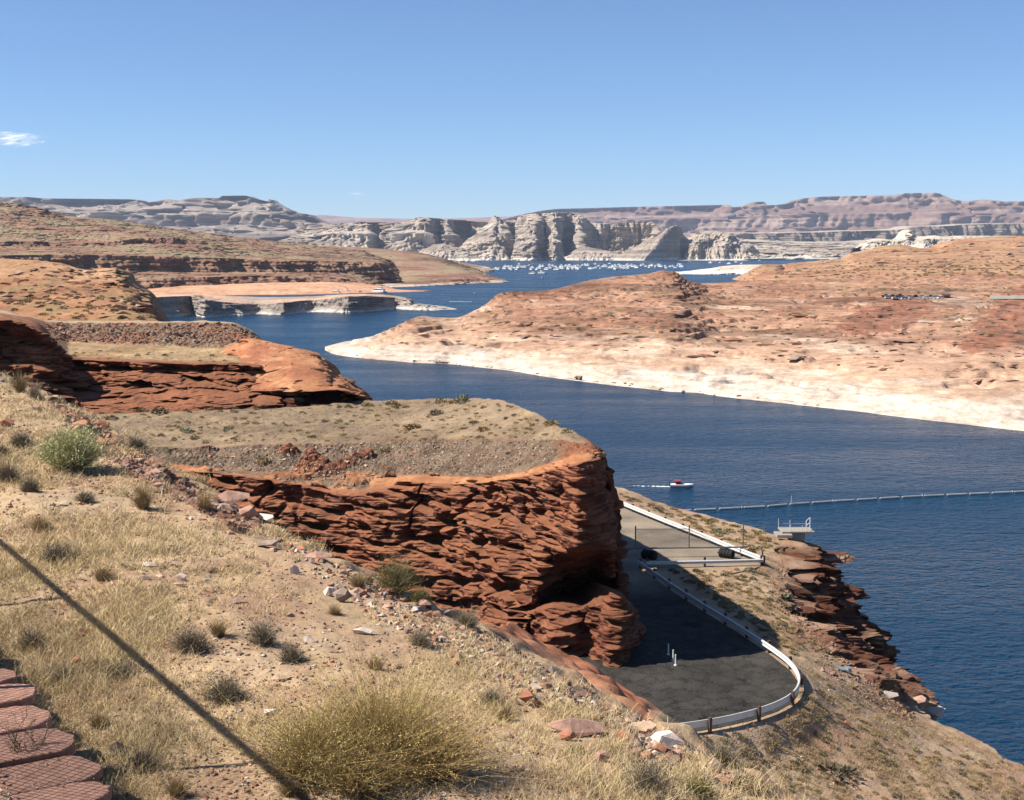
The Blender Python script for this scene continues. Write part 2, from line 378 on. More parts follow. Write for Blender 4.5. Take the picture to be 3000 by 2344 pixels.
# ---- pale buttes over the far shore
u = np.array([820., 862, 900, 940, 980, 1020, 1052, 1075, 1092, 1105, 1125, 1136, 1150, 1180, 1215, 1245, 1258, 1275, 1292, 1310, 1345, 1380, 1420, 1470, 1540])
top = np.array([700., 688, 673, 665, 656, 652, 650, 650, 651, 655, 652, 660, 652, 650, 637, 637, 638, 640, 641, 643, 645, 648, 650, 650, 650])
mid = np.array([705., 700, 694, 688, 684, 684, 684, 686, 688, 690, 690, 690, 686, 684, 684, 684, 686, 690, 690, 688, 690, 690, 690, 690, 690])
bot = np.array([712., 708, 712, 716, 720, 724, 728, 730, 730, 730, 730, 730, 732, 736, 742, 746, 746, 744, 744, 742, 744, 746, 750, 752, 754])
gu = np.array([0, 0, 0, 0, 0, 0, 0, 0, 330, 430, 520, 520, 60, 0, 0, 0, 30, 420, 480, 200, 620, 680, 480, 300, 300.])
slabland('butte', 'long pale banded butte with a white bench behind the left hill', u, [bot, bot * .4 + mid * .6, mid, mid * .8 + top * .2, mid * .35 + top * .65, top], [8150 + gu, 8230 + gu, 8260 + gu, 8420 + gu, 8470 + gu, 8560 + gu * .7],
         pale(71), BUTTE, 70, amp=75, wl=190, px=.8, cat='butte', st=(14, .005, 10), back=(900, 0))
u = np.array([1352., 1362, 1378, 1398, 1418, 1435, 1450, 1466, 1482, 1492, 1500, 1512, 1518, 1532, 1550, 1566, 1573, 1580, 1598, 1611, 1620, 1630, 1638, 1655, 1668, 1680, 1694, 1704, 1714, 1730, 1765, 1800, 1838, 1880, 1908, 1918, 1932])
top = np.array([752., 728, 705, 684, 668, 652, 632, 636, 648, 654, 652, 640, 638, 630, 627, 627, 626, 626, 625, 624, 623, 623, 622, 624, 624, 625, 627, 632, 646, 654, 655, 653, 652, 650, 652, 662, 690])
bot = np.array([762., 764, 764, 764, 764, 764, 764, 762, 760, 756, 755, 758, 763, 764, 764, 764, 762, 758, 757, 760, 763, 764, 762, 757, 755, 755, 753, 752, 750, 748, 746, 744, 740, 736, 735, 735, 738])
g = np.array([120., 40, 0, 0, 0, 0, 20, 40, 60, 200, 330, 330, -40, -150, -150, -140, -60, 240, 300, 60, -100, -90, -20, 260, 320, 260, 150, 170, 260, 330, 350, 330, 360, 380, 330, 300, 300])
slabland('butte', 'tall pale butte with white fins and dark gullies over the marina', u, [bot, bot * .75 + top * .25, bot * .45 + top * .55, bot * .2 + top * .8, top], [7560 + g, 7620 + g, 7680 + g * .8 + 40, 7800 + g * .55, 7880 + g * .35],
         pale(77), BUTTE, 76, amp=48, wl=150, px=.8, cat='butte', st=(13, .006, 10), back=(700, 0))
u = np.array([1660., 1690, 1720, 1750, 1785, 1815, 1840])
slabland('rock_formation', 'low rounded pale mound at the foot of the tall butte', u, [u * 0 + 764, np.array([755., 742, 738, 741, 743, 748, 758]), np.array([752., 730, 722, 728, 735, 745, 756])], [7480, 7530, 7640], pale(84), BUTTE, 83, amp=25, wl=120, px=.9, cat='rock formation')
u = np.array([1225., 1250, 1270, 1300, 1325, 1350, 1375, 1400])
slabland('rock_formation', 'rounded pale knob in front of the banded butte', u, [u * 0 + 764, np.array([752., 742, 735, 732, 738, 744, 750, 758]), np.array([742., 728, 716, 713, 722, 728, 742, 752])], [6900, 6950, 7060], pale(86), BUTTE, 85, amp=35, wl=110, px=.9, cat='rock formation')
# a ridge with its right flank in shade, and a round dome
u = np.array([1788., 1815, 1842, 1866, 1884, 1890, 1922, 1960, 2000, 2035, 2062])
bv = np.array([758., 763, 764, 764, 764, 764, 762, 760, 758, 757, 757]); bd = np.array([7420., 7380, 7360, 7350, 7340, 7350, 7420, 7520, 7640, 7740, 7820])
cu = np.array([1790., 1822, 1858, 1895, 1930, 1962, 1984, 1996, 2006, 2032, 2060]); cv = np.array([755., 742, 726, 704, 686, 666, 660, 670, 692, 712, 742]); cdd = np.array([7450., 7470, 7490, 7520, 7560, 7590, 7640, 7680, 7720, 7800, 7860])
def ridge(name, label, u, bv, bd, cu, cv, cdd, cfn, seed, amp, wl):
    b = rowat(u, bv, bd); c = rowat(cu, cv, cdd); m = [p * .55 + q * .45 for p, q in zip(b, c)]
    rows = [shift(b, z=-8), b, m, c, shift(c, dy=120, dz=-10), shift(c, dy=420, z=-6)]
    G, ts, vs = loft(rows, px=.8); N = normals(G); G = rib(G, N * ((1 - ss(3.1, 3.5, vs))[:, None, None]), amp, wl, seed)
    land(name, G, cfn(G, N, ts, vs), BUTTE, label, 'butte')
ridge('butte', 'sharp pale ridge with a dark shaded right flank above the water', u, bv, bd, cu, cv, cdd, pale(91), 90, 11, 75)
u = np.array([2006., 2022, 2045, 2075, 2105, 2135, 2160, 2185, 2200, 2212, 2222])
slabland('butte', 'round pale fluted dome at the right end of the buttes', u, [np.array([758., 760, 762, 762, 762, 761, 760, 760, 760, 757, 755]), np.array([735., 728, 722, 720, 720, 722, 726, 732, 738, 748, 753]), np.array([716., 700, 690, 684, 684, 690, 700, 714, 724, 742, 752]), np.array([708., 694, 684, 677, 677, 682, 694, 706, 718, 738, 750])], [7560 + 0 * u, 7600 + 0 * u, 7700 + 0 * u, 7800 + 0 * u],
         pale(95), BUTTE, 94, amp=42, wl=80, px=.8, cat='butte', st=None)
# sandy spit in front of the marina's right end
u = np.array([1915., 1940, 1980, 2030, 2070, 2110, 2150, 2200, 2250, 2320])
slabland('spit', 'low pale sandstone spit in the bay right of the marina', u, [np.array([801., 802, 803, 803, 803, 802, 800, 799, 798, 798]), np.array([800., 798, 799, 798, 794, 790, 786, 785, 785, 785]), np.array([799., 796, 796, 793, 788, 781, 776, 775, 775, 775])], [3590 + 0 * u, 3640 + 0 * u, 3800 + 0 * u],
         pale(97, (.5, .42, .33), (.4, .3, .22), (.56, .5, .42)), BUTTE, 96, amp=14, wl=60, px=.8, cat='spit', kind='structure', st=(3, .02, 5))

# ---- orange and sandy land across the water
OR0, OR1, OR2 = (.33, .175, .108), (.235, .113, .069), (.385, .235, .16)
def orange(seed, ring=(9, 19), grass=.25, ringc=(.53, .43, .345), base=(OR0, OR1, OR2), sage=0.0):
    def f(G, N, ts, vs):
        x, y, z = xyz(G)
        n1 = fbm(x * .006, y * .006, z * .07, 4, seed); n2 = fbm(x * .018, y * .018, z * .25, 4, seed + 2)
        c = mix(base[0], base[1], ss(-.35, .4, n1)); c = mix(c, base[2], ss(0, .55, n2) * .8)
        flat = ss(.86, .98, N[..., 2])
        c = mix(c, (.34, .235, .115), flat * ss(-.2, .4, fbm(x * .01, y * .01, 0, 4, seed + 4)) * grass * 2)
        if sage: c = mix(c, (.17, .15, .085), ss(.12, .4, fbm(x * .004, y * .006, 0, 3, seed + 12)) * ss(-.1, .3, fbm(x * .05, y * .05, 0, 3, seed + 13)) * sage)
        if ring:
            zz = z + 3.2 * fbm(x * .012, y * .012, 0, 4, seed + 6) + 1.5 * n2
            pk = 1 - ss(ring[0] * .9, ring[1] * 1.35, zz)
            c = mix(c, (.47, .305, .205), pk * .85)
            c = mix(c, ringc, (1 - ss(ring[0] * .45, ring[1] * .62, zz + 2.5 * fbm(x * .03, y * .03, z * .5, 3, seed + 8))))
            # pale bleached streaks higher up
            c = mix(c, (.52, .375, .27), ss(.18, .42, fbm(x * .009, y * .009, z * .11, 4, seed + 10)) * (1 - ss(ring[1] * 1.3, ring[1] * 2.0, z)) * .85)
        return c
    return f
u = np.array([952., 975, 1000, 1050, 1100, 1160, 1215, 1270, 1330, 1400, 1500, 1600, 1700, 1800, 1900, 1970, 2035, 2100, 2300, 2500, 2750, 3000, 3350])
K = [[1026, 1023, 1021, 1019, 1018, 1017, 1016], [1036, 1028, 1022, 1018, 1015, 1013, 1011], [1042, 1032, 1024, 1017, 1012, 1009, 1007], [1048, 1034, 1022, 1012, 1005, 1000, 996], [1053, 1035, 1018, 1004, 995, 989, 984],
     [1058, 1037, 1016, 995, 978, 966, 958], [1063, 1038, 1012, 985, 965, 946, 931], [1065, 1040, 1013, 987, 966, 947, 934], [1068, 1042, 1015, 990, 968, 950, 934], [1076, 1046, 1015, 985, 955, 928, 905], [1087, 1050, 1015, 975, 935, 898, 856], [1104, 1062, 1018, 975, 930, 888, 850],
     [1117, 1070, 1025, 975, 925, 875, 830], [1130, 1082, 1030, 975, 920, 865, 810], [1140, 1092, 1035, 975, 915, 858, 803], [1148, 1097, 1040, 975, 915, 860, 801], [1150, 1098, 1040, 975, 915, 865, 826], [1160, 1105, 1045, 980, 920, 868, 828], [1182, 1120, 1055, 985, 925, 870, 820],
     [1205, 1135, 1065, 990, 930, 872, 815], [1235, 1152, 1075, 1000, 935, 875, 812], [1263, 1168, 1085, 1005, 940, 878, 810], [1295, 1190, 1095, 1010, 945, 880, 808]]
K = np.array(K, float)
Ds = np.array([950., 955, 958, 965, 975, 990, 1010, 1035, 1060, 1110, 1190, 1240, 1290, 1330, 1360, 1380, 1460, 1550, 1600, 1600, 1600, 1600, 1600])
D0 = onz(u, K[:, 0], 0)[1]
T = [0, .06, .17, .33, .52, .75, 1]
rows = [rowat(u, K[:, r], D0 * (Ds / D0) ** T[r]) for r in range(7)]
rows = [shift(rows[0], dy=-12, z=-5)] + rows
rows += [shift(rows[-1], dy=60, dz=-2)]; rows += [shift(rows[-1], dy=160, z=-8)]
G, ts, vs = loft(rows, px=1.0, pxv=.62); N = normals(G); x, y, z = xyz(G)
wv = (ss(.9, 1.6, vs) * (1 - ss(7.05, 7.6, vs)))[:, None]
wu = ss(0, 5, ts)[None, :] * wv
G = G + np.stack((0 * x, 0 * x, wu * (2.6 * fbm(x * .012, y * .012, 0, 4, 301) + 1.1 * fbm(x * .05, y * .05, 0, 3, 302))), -1)
z = G[..., 2]                                                   # bedding: small scarps that step up the slope
q = (z + 3.0 * fbm(x * .006, y * .006, 0, 3, 305)) / 2.3; k = np.floor(q); fq = q - k
step = ss(.62, .98, fq) - fq
G[..., 2] += step * 2.3 * 1.7 * wu * (.2 + 1.1 * ss(-.2, .35, fbm(x * .02, y * .02, k * 3.1, 3, 306)))
k2 = ridged(x * .02, y * .035, 0, 3, 309); G[..., 2] += 2.6 * ss(.72, .95, k2) * ss(.05, .4, fbm(x * .008, y * .008, 0, 2, 310)) * wu
lay = noise(x * .004 + k * 3.1, y * .004, k * 5.7, 341)          # each bed has its own tone
N = normals(G)
c = orange(320, ring=(9, 15), grass=.13)(G, N, ts, vs) * (1 - .42 * ss(.0, .5, lay) * ss(8, 18, z))[..., None]
red = ss(.1, .25, fbm(x * .004, y * .005, 0, 2, 331)) * 0
for (uu, vv, ru, rv, tilt) in ((2590, 925, 150, 50, -.25), (2960, 925, 130, 90, -.55)):      # red earth banks below the car park
    p = hit_p = onz(uu, vv, 26.0); pu = U0 + G[..., 0] / G[..., 1] * F; rz = (G[..., 2] - CAMZ) / G[..., 1]
    pv = 725 - rz * F
    dd = ((pu - uu) * 1.0 / ru) ** 2 + ((pv - vv - (pu - uu) * tilt) / rv) ** 2
    red = np.maximum(red, 1 - ss(.75, .9, dd + .75 * fbm(x * .03, y * .03, 0, 4, 335)))
c = mix(c, (.235, .10, .06), red * .85)
c = mix(c, (.085, .075, .05), ss(.30, .42, noise(x * .16, y * .10, 0, 337) * .7 + .45 * fbm(x * .014, y * .02, 0, 3, 338)) * ss(12, 20, z) * .8)          # low dark scrub
land('hill', G, c, MIDM, 'bare orange sandstone peninsula with a bleached white shoreline', 'hill', 'structure', key='pen')

u = np.array([2200., 2212, 2224, 2246, 2275, 2300, 2315, 2400, 2480, 2515, 2560, 2600, 2640, 2690, 2740, 2790, 2850, 2920, 3000, 3300])
slabland('hill', 'orange rocky hill rising behind the car park', u,
         [np.array([826., 825, 824, 823, 822, 822, 821, 820, 818, 817, 816, 815, 814, 813, 812, 811, 810, 810, 810, 810]), np.array([824., 818, 812, 806, 803, 803, 801, 795, 792, 788, 785, 782, 780, 778, 775, 772, 768, 766, 765, 765]),
          np.array([822., 808, 797, 788, 788, 796, 788, 778, 772, 765, 760, 757, 754, 752, 748, 744, 741, 738, 736, 735]), np.array([820., 802, 786, 774, 775, 792, 774, 764, 757, 738, 728, 718, 716, 726, 727, 704, 697, 694, 690, 688])],
         [1640 + 0 * u, 2000 + 0 * u, 2350 + 0 * u, 2750 + 0 * u], orange(350, ring=None, grass=.2, sage=.8, base=((.36, .195, .108), (.29, .135, .075), (.42, .265, .165))), MIDM, 351, amp=14, wl=60, px=.8, cat='hill', kind='structure', st=(4, .012, 7), key='orange', skirt=False)
u = np.array([2525., 2545, 2565, 2590, 2615, 2640, 2652, 2660, 2668, 2690, 2740, 2780, 2820, 2880])
slabland('rock_formation', 'cream sandstone domes and a small spire behind the orange hill', u, [u * 0 + 740, np.array([730., 712, 706, 706, 708, 704, 695, 688, 695, 700, 700, 702, 700, 702]), np.array([722., 706, 699, 700, 704, 698, 682, 672, 684, 692, 690, 694, 690, 692])], [4300 + 0 * u, 4350 + 0 * u, 4420 + 0 * u], pale(361, (.54, .45, .35), (.42, .33, .26), (.6, .52, .42)), BUTTE, 360, amp=18, wl=60, px=.8, cat='rock formation', skirt=False)

# ---- left shore: big terraced hill, beach and grey cliffs
BR0, BR1, BR2 = (.255, .145, .092), (.175, .088, .058), (.33, .20, .125)
def terr(seed, dark=.6):
    def f(G, N, ts, vs):
        x, y, z = xyz(G)
        c = mix(BR0, BR1, ss(-.4, .4, fbm(x * .004, y * .004, z * .05, 4, seed)))
        c = mix(c, BR2, ss(.05, .5, fbm(x * .012, y * .012, z * .2, 3, seed + 2)) * .8)
        flat = ss(.9, .985, N[..., 2])
        c = mix(c, (.27, .215, .12), flat * ss(-.25, .35, fbm(x * .006, y * .006, 0, 4, seed + 4)) * .75)
        c = mix(c, (.5, .4, .31), (1 - ss(2, 5, z + 2 * fbm(x * .01, y * .01, 0, 2, seed + 6))) * .8)
        return c
    return f
u = np.array([-400., -200, 0, 90, 200, 300, 400, 500, 600, 700, 760, 800, 850, 900, 950, 1000, 1050, 1090, 1120, 1150, 1180, 1215])
V = lambda t: interp(t, u)
t0 = V([(-400, 862), (0, 858), (300, 850), (450, 846), (600, 840), (760, 830), (900, 830), (1000, 832), (1080, 838), (1120, 843), (1215, 846)])
t1 = V([(-400, 815), (0, 815), (400, 816), (600, 812), (750, 808), (900, 810), (1000, 814), (1060, 822), (1090, 832), (1130, 842), (1215, 845)])
t2 = V([(-400, 795), (300, 794), (600, 797), (900, 797), (1040, 802), (1090, 818), (1130, 836), (1215, 844)])
t3 = V([(-400, 748), (0, 748), (250, 745), (400, 750), (600, 755), (800, 762), (900, 764), (1050, 768), (1118, 771), (1130, 778), (1150, 800), (1180, 825), (1215, 843)])
t4 = V([(-400, 726), (0, 726), (300, 724), (450, 718), (560, 718), (620, 735), (700, 748), (850, 755), (1118, 766), (1130, 774), (1215, 842)])
t5 = V([(-400, 724), (0, 722), (300, 720), (450, 714), (560, 713), (620, 730), (700, 745), (850, 753), (1118, 764), (1130, 773), (1215, 841)])
t6 = V([(-400, 710), (0, 708), (165, 706), (180, 716), (340, 710), (360, 700), (500, 696), (505, 698), (570, 709), (620, 728), (700, 742), (850, 751), (1118, 763), (1130, 772), (1215, 840)])
t7 = V([(-400, 662), (0, 655), (200, 672), (400, 685), (600, 705), (700, 722), (850, 738), (1118, 758), (1215, 839)])
t8 = V([(-400, 560), (0, 590), (90, 606), (200, 633), (300, 641), (400, 653), (500, 668), (600, 681), (700, 694), (800, 706), (860, 712), (950, 721), (1050, 730), (1100, 745), (1118, 755), (1130, 768), (1215, 838)])
dr = .9375 * (1 + .22 * u / 1130)
slab = [t0, t1, t2, t3, t4, t5, t6, t7, t8]; dd = [2080 * dr, 2100 * dr, 2210 * dr, 2235 * dr, 2480 * dr, 2510 * dr, 2525 * dr, 2800 * dr, 3300 * dr]
slabland('hill', 'broad brown terraced hill with two dark ledges on the left shore', u, slab, dd, terr(400), MIDM, 401, amp=16, wl=55, px=.75, cat='hill', kind='structure', st=(5.5, .011, 13), key='lhill', back=(900, -6))
u = np.array([820., 900, 1000, 1080, 1150, 1220, 1280, 1340, 1400, 1440, 1470, 1478])
slabland('hill', 'low brown tongue of land running out to a point in the lake', u, [np.array([852., 850, 848, 846, 842, 839, 836, 833.5, 831, 829, 827.5, 826.5]), np.array([830., 828, 826, 824, 822, 820, 819, 818, 819, 822, 825, 826]), np.array([800., 799, 798, 798, 797, 796, 796, 798, 806, 815, 822, 825.5]), np.array([770., 772, 773, 774, 776, 778, 781, 787, 800, 812, 821, 825]), np.array([714., 716, 722, 726, 732, 738, 752, 771, 792, 809, 819.5, 824.6])],
         [onz(u, np.array([852., 850, 848, 846, 842, 839, 836, 833.5, 831, 829, 827.5, 826.5]), 0)[1], 2620 + 150 * ss(1300, 1478, u), 2900 - 110 * ss(1300, 1478, u), 3250 - 440 * ss(1250, 1478, u), 3900 + 0 * u - ss(1250, 1478, u) * 1080], terr(410), MIDM, 411, amp=10, wl=60, px=.75, cat='hill', kind='structure', st=(4, .012, 8), back=(700, -6))
u = np.array([1060., 1140, 1200, 1260, 1320, 1380, 1420, 1445])
slabland('hill', 'flat dark shore with scrub below the pale buttes', u, [np.array([800., 799, 798, 798, 797, 796, 793, 790]), np.array([770., 769, 768, 768, 772, 779, 784, 788]), np.array([735., 735, 736, 748, 762, 773, 780, 786])], [3900 + 0 * u, 4600 + 0 * u, 5800 - ss(1250, 1445, u) * 900], terr(420), MIDM, 421, amp=6, wl=80, px=.8, cat='hill', kind='structure', st=None)
# beach
u = np.array([250., 400, 600, 800, 950, 1080, 1180, 1250, 1310])
slabland('beach', 'smooth orange sand beach with boats drawn up', u, [np.array([868., 867, 866, 864, 862, 858, 856, 854, 852.0]), np.array([862., 860, 858, 856, 855, 854, 853.5, 852.6, 851.6]), np.array([846., 842, 836, 828, 827, 832, 849, 851, 851.2])], [onz(u, np.array([868., 867, 866, 864, 862, 858, 856, 854, 852.0]), 0)[1] * 1.0, onz(u, np.array([868., 867, 866, 864, 862, 858, 856, 854, 852.0]), 0)[1] * 1.012, onz(u, np.array([868., 867, 866, 864, 862, 858, 856, 854, 852.0]), 0)[1] * (1.08 - .06 * ss(1100, 1250, u))],
         lambda G, N, ts, vs: mix(np.broadcast_to((.50, .285, .17), G.shape), (.42, .21, .12), ss(-.3, .5, fbm(G[..., 0] * .004, G[..., 1] * .004, 0, 3, 431))), MIDM, 430, amp=2, wl=60, px=1, cat='beach', kind='structure', st=None, key='beach')
# grey shaded cliffs along the inlet
u = np.array([330., 430, 480, 520, 560, 578, 600, 640, 700, 760, 800, 830, 870, 920, 980, 1020, 1060, 1110, 1160, 1195, 1212, 1235, 1270, 1300, 1325, 1340])
wl_ = np.array([934., 933, 932, 931, 930, 929.5, 929, 928, 926, 924, 923, 922, 921, 920, 918.5, 917, 915.5, 914, 912, 911, 910, 909.5, 909, 908, 907, 906.3])
tp = np.array([872., 871, 869, 868, 867, 870, 877, 883, 889, 891, 889, 886, 882, 879, 873, 868, 867, 869, 873, 879, 890, 893, 897, 900, 904, 905.8])
bk = np.array([866., 865, 864, 863, 862, 863, 864, 866, 868, 870, 870, 870, 869, 868, 864, 862, 861, 863, 867, 874, 885, 890, 894, 898, 903, 905.3])
D0 = onz(u, wl_, 0)[1]; jag = np.array([0., 0, 10, 20, 60, 30, -10, 0, 10, 40, 10, 0, 30, 60, 30, -10, 0, 30, 60, 40, 20, 0, 0, 0, 0, 0])
def greyc(G, N, ts, vs):
    x, y, z = xyz(G)
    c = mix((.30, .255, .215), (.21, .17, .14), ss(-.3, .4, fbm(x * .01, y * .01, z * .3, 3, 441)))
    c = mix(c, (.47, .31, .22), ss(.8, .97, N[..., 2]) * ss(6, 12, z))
    return mix(c, (.52, .47, .4), 1 - ss(1, 4, z + fbm(x * .05, y * .05, 0, 2, 444)))
slabland('cliff', 'grey shaded cliff with a pink flat top along the inlet', u, [wl_, wl_ * .5 + tp * .5, tp, bk], [D0 + jag * .6, D0 + 6 + jag, D0 + 14 + jag, D0 * 1.0 + 330 - ss(1150, 1340, u) * 250], greyc, MIDM, 440, amp=4.5, wl=26, px=.7, cat='cliff', st=(2.4, .03, 2.2), back=(250, -8), kind='structure', key='grey')
# ================================================================== near land
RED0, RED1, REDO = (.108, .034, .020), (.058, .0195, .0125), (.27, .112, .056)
SOIL0, SOIL1, STRAW = (.235, .165, .095), (.185, .125, .075), (.40, .29, .145)
def rocky(G, N, w, seed, big=1.0, lens=.22, h=(1.15, .42), amp=(1.0, .42), dip=(.10, .03), lump=1.0, lwl=6.0, pocket=1.7, knob=.35, joint=.3, pth=.18, psz=(4.6, 1.15)):
    """ledges, lens-shaped hollows and lumps on a face; w = how far each point moves"""
    x, y, z = xyz(G); Nh = hnorm(N)
    d = lump * (.9 * noise(x / lwl, y / lwl, z / lwl * 1.3, seed + 1) + .5 * noise(x / lwl * 2.4, y / lwl * 2.4, z / lwl * 3.2, seed + 2))
    d = d + amp[0] * strata(G, h[0], lens, seed + 5, dip, .9, .18) + amp[1] * strata(G, h[1], lens * 2.6, seed + 9, (-dip[0] * .6, .02), 1.2, .25)
    pk = noise(x / psz[0], y / psz[0], (z + dip[0] * x) / psz[1], seed + 21) + .45 * noise(x / 1.5, y / 1.5, (z + dip[0] * x) / .55, seed + 22)
    kx = .25 * fbm(x * .3, y * .3, z * .6, 2, seed + 31)
    d = d + knob * (1 - 2 * np.abs(noise(x / 1.7 + kx, y / 1.7, (z + dip[0] * x) / .8, seed + 25))) + .4 * knob * (1 - 2 * np.abs(noise(x / .75, y / .75, z / .42 + kx, seed + 26)))
    d = d - joint * ss(.80, .97, 1 - np.abs(noise(x / 2.6, y / 2.6, z / 7 + .2 * kx, seed + 41)) * 1.5) * ss(-.2, .3, noise(x / 9, y / 9, z / 4, seed + 42))
    d = d - pocket * ss(pth, pth + .55, pk)
    d = d + .16 * amp[1] * fbm(x * 2.3, y * 2.3, z * 4, 3, seed + 14)
    return G + Nh * (d * big * w)[..., None]
def redcol(G, N, seed, orange_top=.8, zt=None):
    x, y, z = xyz(G)
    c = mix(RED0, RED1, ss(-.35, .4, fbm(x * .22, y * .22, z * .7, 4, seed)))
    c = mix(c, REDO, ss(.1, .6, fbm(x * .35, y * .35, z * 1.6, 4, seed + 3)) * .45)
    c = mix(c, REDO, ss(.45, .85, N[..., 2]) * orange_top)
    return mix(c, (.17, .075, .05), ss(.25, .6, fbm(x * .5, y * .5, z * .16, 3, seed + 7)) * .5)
def soilcol(G, seed, s=.35, a=SOIL0, b=SOIL1, straw=.5):
    x, y, z = xyz(G)
    c = mix(a, b, ss(-.3, .4, fbm(x * s * .3, y * s * .3, 0, 4, seed)))
    return mix(c, STRAW, ss(.0, .45, fbm(x * s, y * s, 0, 5, seed + 3, .6)) * straw)

# ---- tan outcrop beyond the bench road
u = np.array([-300., -120, 0, 50, 100, 150, 200, 235, 262, 300, 330, 345, 356, 382, 410, 440, 459])
r0 = interp([(-300, 948), (459, 943)], u); r1 = interp([(-300, 912), (300, 908), (382, 912), (440, 930), (459, 941)], u)
r2 = interp([(-300, 872), (150, 872), (300, 868), (382, 874), (410, 888), (440, 920), (459, 939.5)], u)
r3 = interp([(-300, 838), (0, 836), (150, 828), (235, 838), (300, 846), (356, 848), (382, 855), (410, 872), (440, 915), (459, 938)], u)
r3b = interp([(-300, 818), (0, 814), (150, 812), (262, 826), (300, 826), (345, 830), (356, 838), (382, 848), (410, 866), (440, 912), (459, 937.5)], u)
r4 = interp([(-300, 768), (0, 757), (50, 758), (100, 763), (150, 770), (200, 780), (235, 788), (262, 790), (275, 784), (300, 786), (330, 784), (345, 792), (356, 816), (382, 833), (410, 855), (440, 908), (459, 937)], u)
rows = [rowat(u, v, np.full(len(u), d)) for v, d in ((r0, 214), (r1, 226), (r2, 240), (r3, 268), (r3b, 275), (r4, 302))]
rows = [shift(rows[0], dy=-3, dz=-3)] + rows + [shift(rows[-1], dy=12, dz=-1), shift(rows[-1], dy=45, z=30), shift(rows[-1], dy=60, z=-6)]
G, ts, vs = loft(rows, px=.75, pxv=.6); N = normals(G); x, y, z = xyz(G)
w = (ss(.8, 1.4, vs) * (1 - ss(6.0, 6.6, vs)))[:, None] * np.clip(1.25 - N[..., 2], .4, 1)
knob = np.exp(-(((U0 + x / y * F - 305) / 55) ** 2)) * ((vs > 4.2) & (vs < 6.8))[:, None]
G = rocky(G, N, w * (1 + 1.3 * knob), 500, 1.25, lens=.12, h=(1.7, .7), amp=(1.5, .6), lump=1.3, lwl=9, pocket=1.6)
G[..., 2] += .5 * fbm(x * .15, y * .15, 0, 4, 507) * (ss(.5, 1.5, vs) * (1 - ss(6, 6.6, vs)))[:, None]
N = normals(G); x, y, z = xyz(G)
c = mix((.33, .168, .088), (.235, .105, .055), ss(-.3, .45, fbm(x * .06, y * .06, z * .4, 4, 511)))
c = mix(c, (.40, .235, .13), ss(4.7, 5.4, vs)[:, None] * (1 - .4 * ss(-.2, .4, fbm(x * .05, y * .05, z * .2, 3, 515))))
c = mix(c, (.235, .185, .09), ss(.75, .95, N[..., 2]) * ss(-.15, .3, fbm(x * .09, y * .09, 0, 4, 513)) * (1 - ss(4.4, 4.9, vs))[:, None] * .55)
land('rock_outcrop', G, c, NEARM, 'tan rock outcrop with a knobbly end above the inlet', 'rock outcrop', 'structure', key='tan')

# ---- dark cliff, bench and riprap bank on the left
u = np.array([-250., -100, 0, 60, 110, 150, 180, 200, 250, 300, 350, 420, 500, 600, 680, 720, 760, 785, 810])
base = interp([(-250, 1225), (0, 1222), (300, 1214), (600, 1206), (810, 1194)], u)
lip = interp([(-250, 922), (0, 936), (60, 949), (110, 973), (150, 1008), (180, 1036), (200, 1049), (250, 1055), (300, 1057), (420, 1061), (500, 1065), (600, 1069), (680, 1068), (720, 1070), (760, 1078), (785, 1105), (810, 1150)], u)
cave = np.exp(-((u - 230) / 70) ** 2) * 5.5
Db = onz(u, base, 52.2)[1]; Dl = np.full(len(u), 156.0) + interp([(-250, -9), (100, -4), (200, 4), (810, 5)], u)
rb = rowat(u, base, Db); rl = rowat(u, lip, Dl)
rm = [p * .62 + q * .38 for p, q in zip(rb, rl)]; rm = [p + np.array((0, cc + 2.6, 0)) for p, cc in zip(rm, cave)]
rn = [p * .2 + q * .8 for p, q in zip(rb, rl)]; rn = [p + np.array((0, 3.4, 0)) for p in rn]
strip = np.minimum(lip, 1036.) * 0 + interp([(-250, 918), (0, 930), (60, 940), (110, 960), (150, 990), (180, 1012), (200, 1022), (420, 1030), (600, 1034), (680, 1036), (760, 1040), (810, 1130)], u)
bb = interp([(-250, 915), (0, 926), (60, 935), (110, 950), (150, 985), (200, 1003), (300, 1008), (420, 1012), (600, 1020), (680, 1018), (720, 1010), (760, 1004), (785, 1060), (810, 1120)], u)
bt = interp([(-250, 908), (0, 918), (60, 926), (110, 938), (150, 945), (300, 946), (600, 946), (680, 950), (705, 956), (740, 978), (760, 992), (785, 1050), (810, 1115)], u)
bk = interp([(-250, 900), (0, 908), (110, 932), (150, 941), (300, 941), (600, 941), (680, 944), (705, 950), (740, 972), (760, 988), (785, 1046), (810, 1112)], u)
rows = [shift(rb, dy=-2, dz=-3), rb, rm, rn, rl, rowat(u, strip, Dl + 16), rowat(u, bb, Dl + 24), rowat(u, bt, Dl + 41), rowat(u, bk, Dl + 54)]
rows += [shift(rows[-1], dy=4, dz=-4), shift(rows[-1], dx=10, dy=30, z=-6)]
G, ts, vs = loft(rows, px=.62, pxv=.42, maxn=500); N = normals(G); x, y, z = xyz(G)
w = (ss(.9, 1.3, vs) * (1 - ss(3.9, 4.5, vs)))[:, None] * np.ones_like(x)
G = rocky(G, N, w, 520, 1.0, lens=.2, h=(1.1, .5), amp=(1.15, .5), lump=1.1, lwl=5, pocket=2.7)
bank = (ss(5.95, 6.1, vs) * (1 - ss(6.95, 7.02, vs)))[:, None] * ss(140, 170, U0 + x / y * F)
G = G + N * (bank * (.22 * noise(x * .9, y * .5, z * 1.6, 530) + .2 * noise(x * 2.3, y * 1.3, z * 2.6, 532)))[..., None]
top = ss(4.05, 4.4, vs)[:, None] * np.ones_like(x)
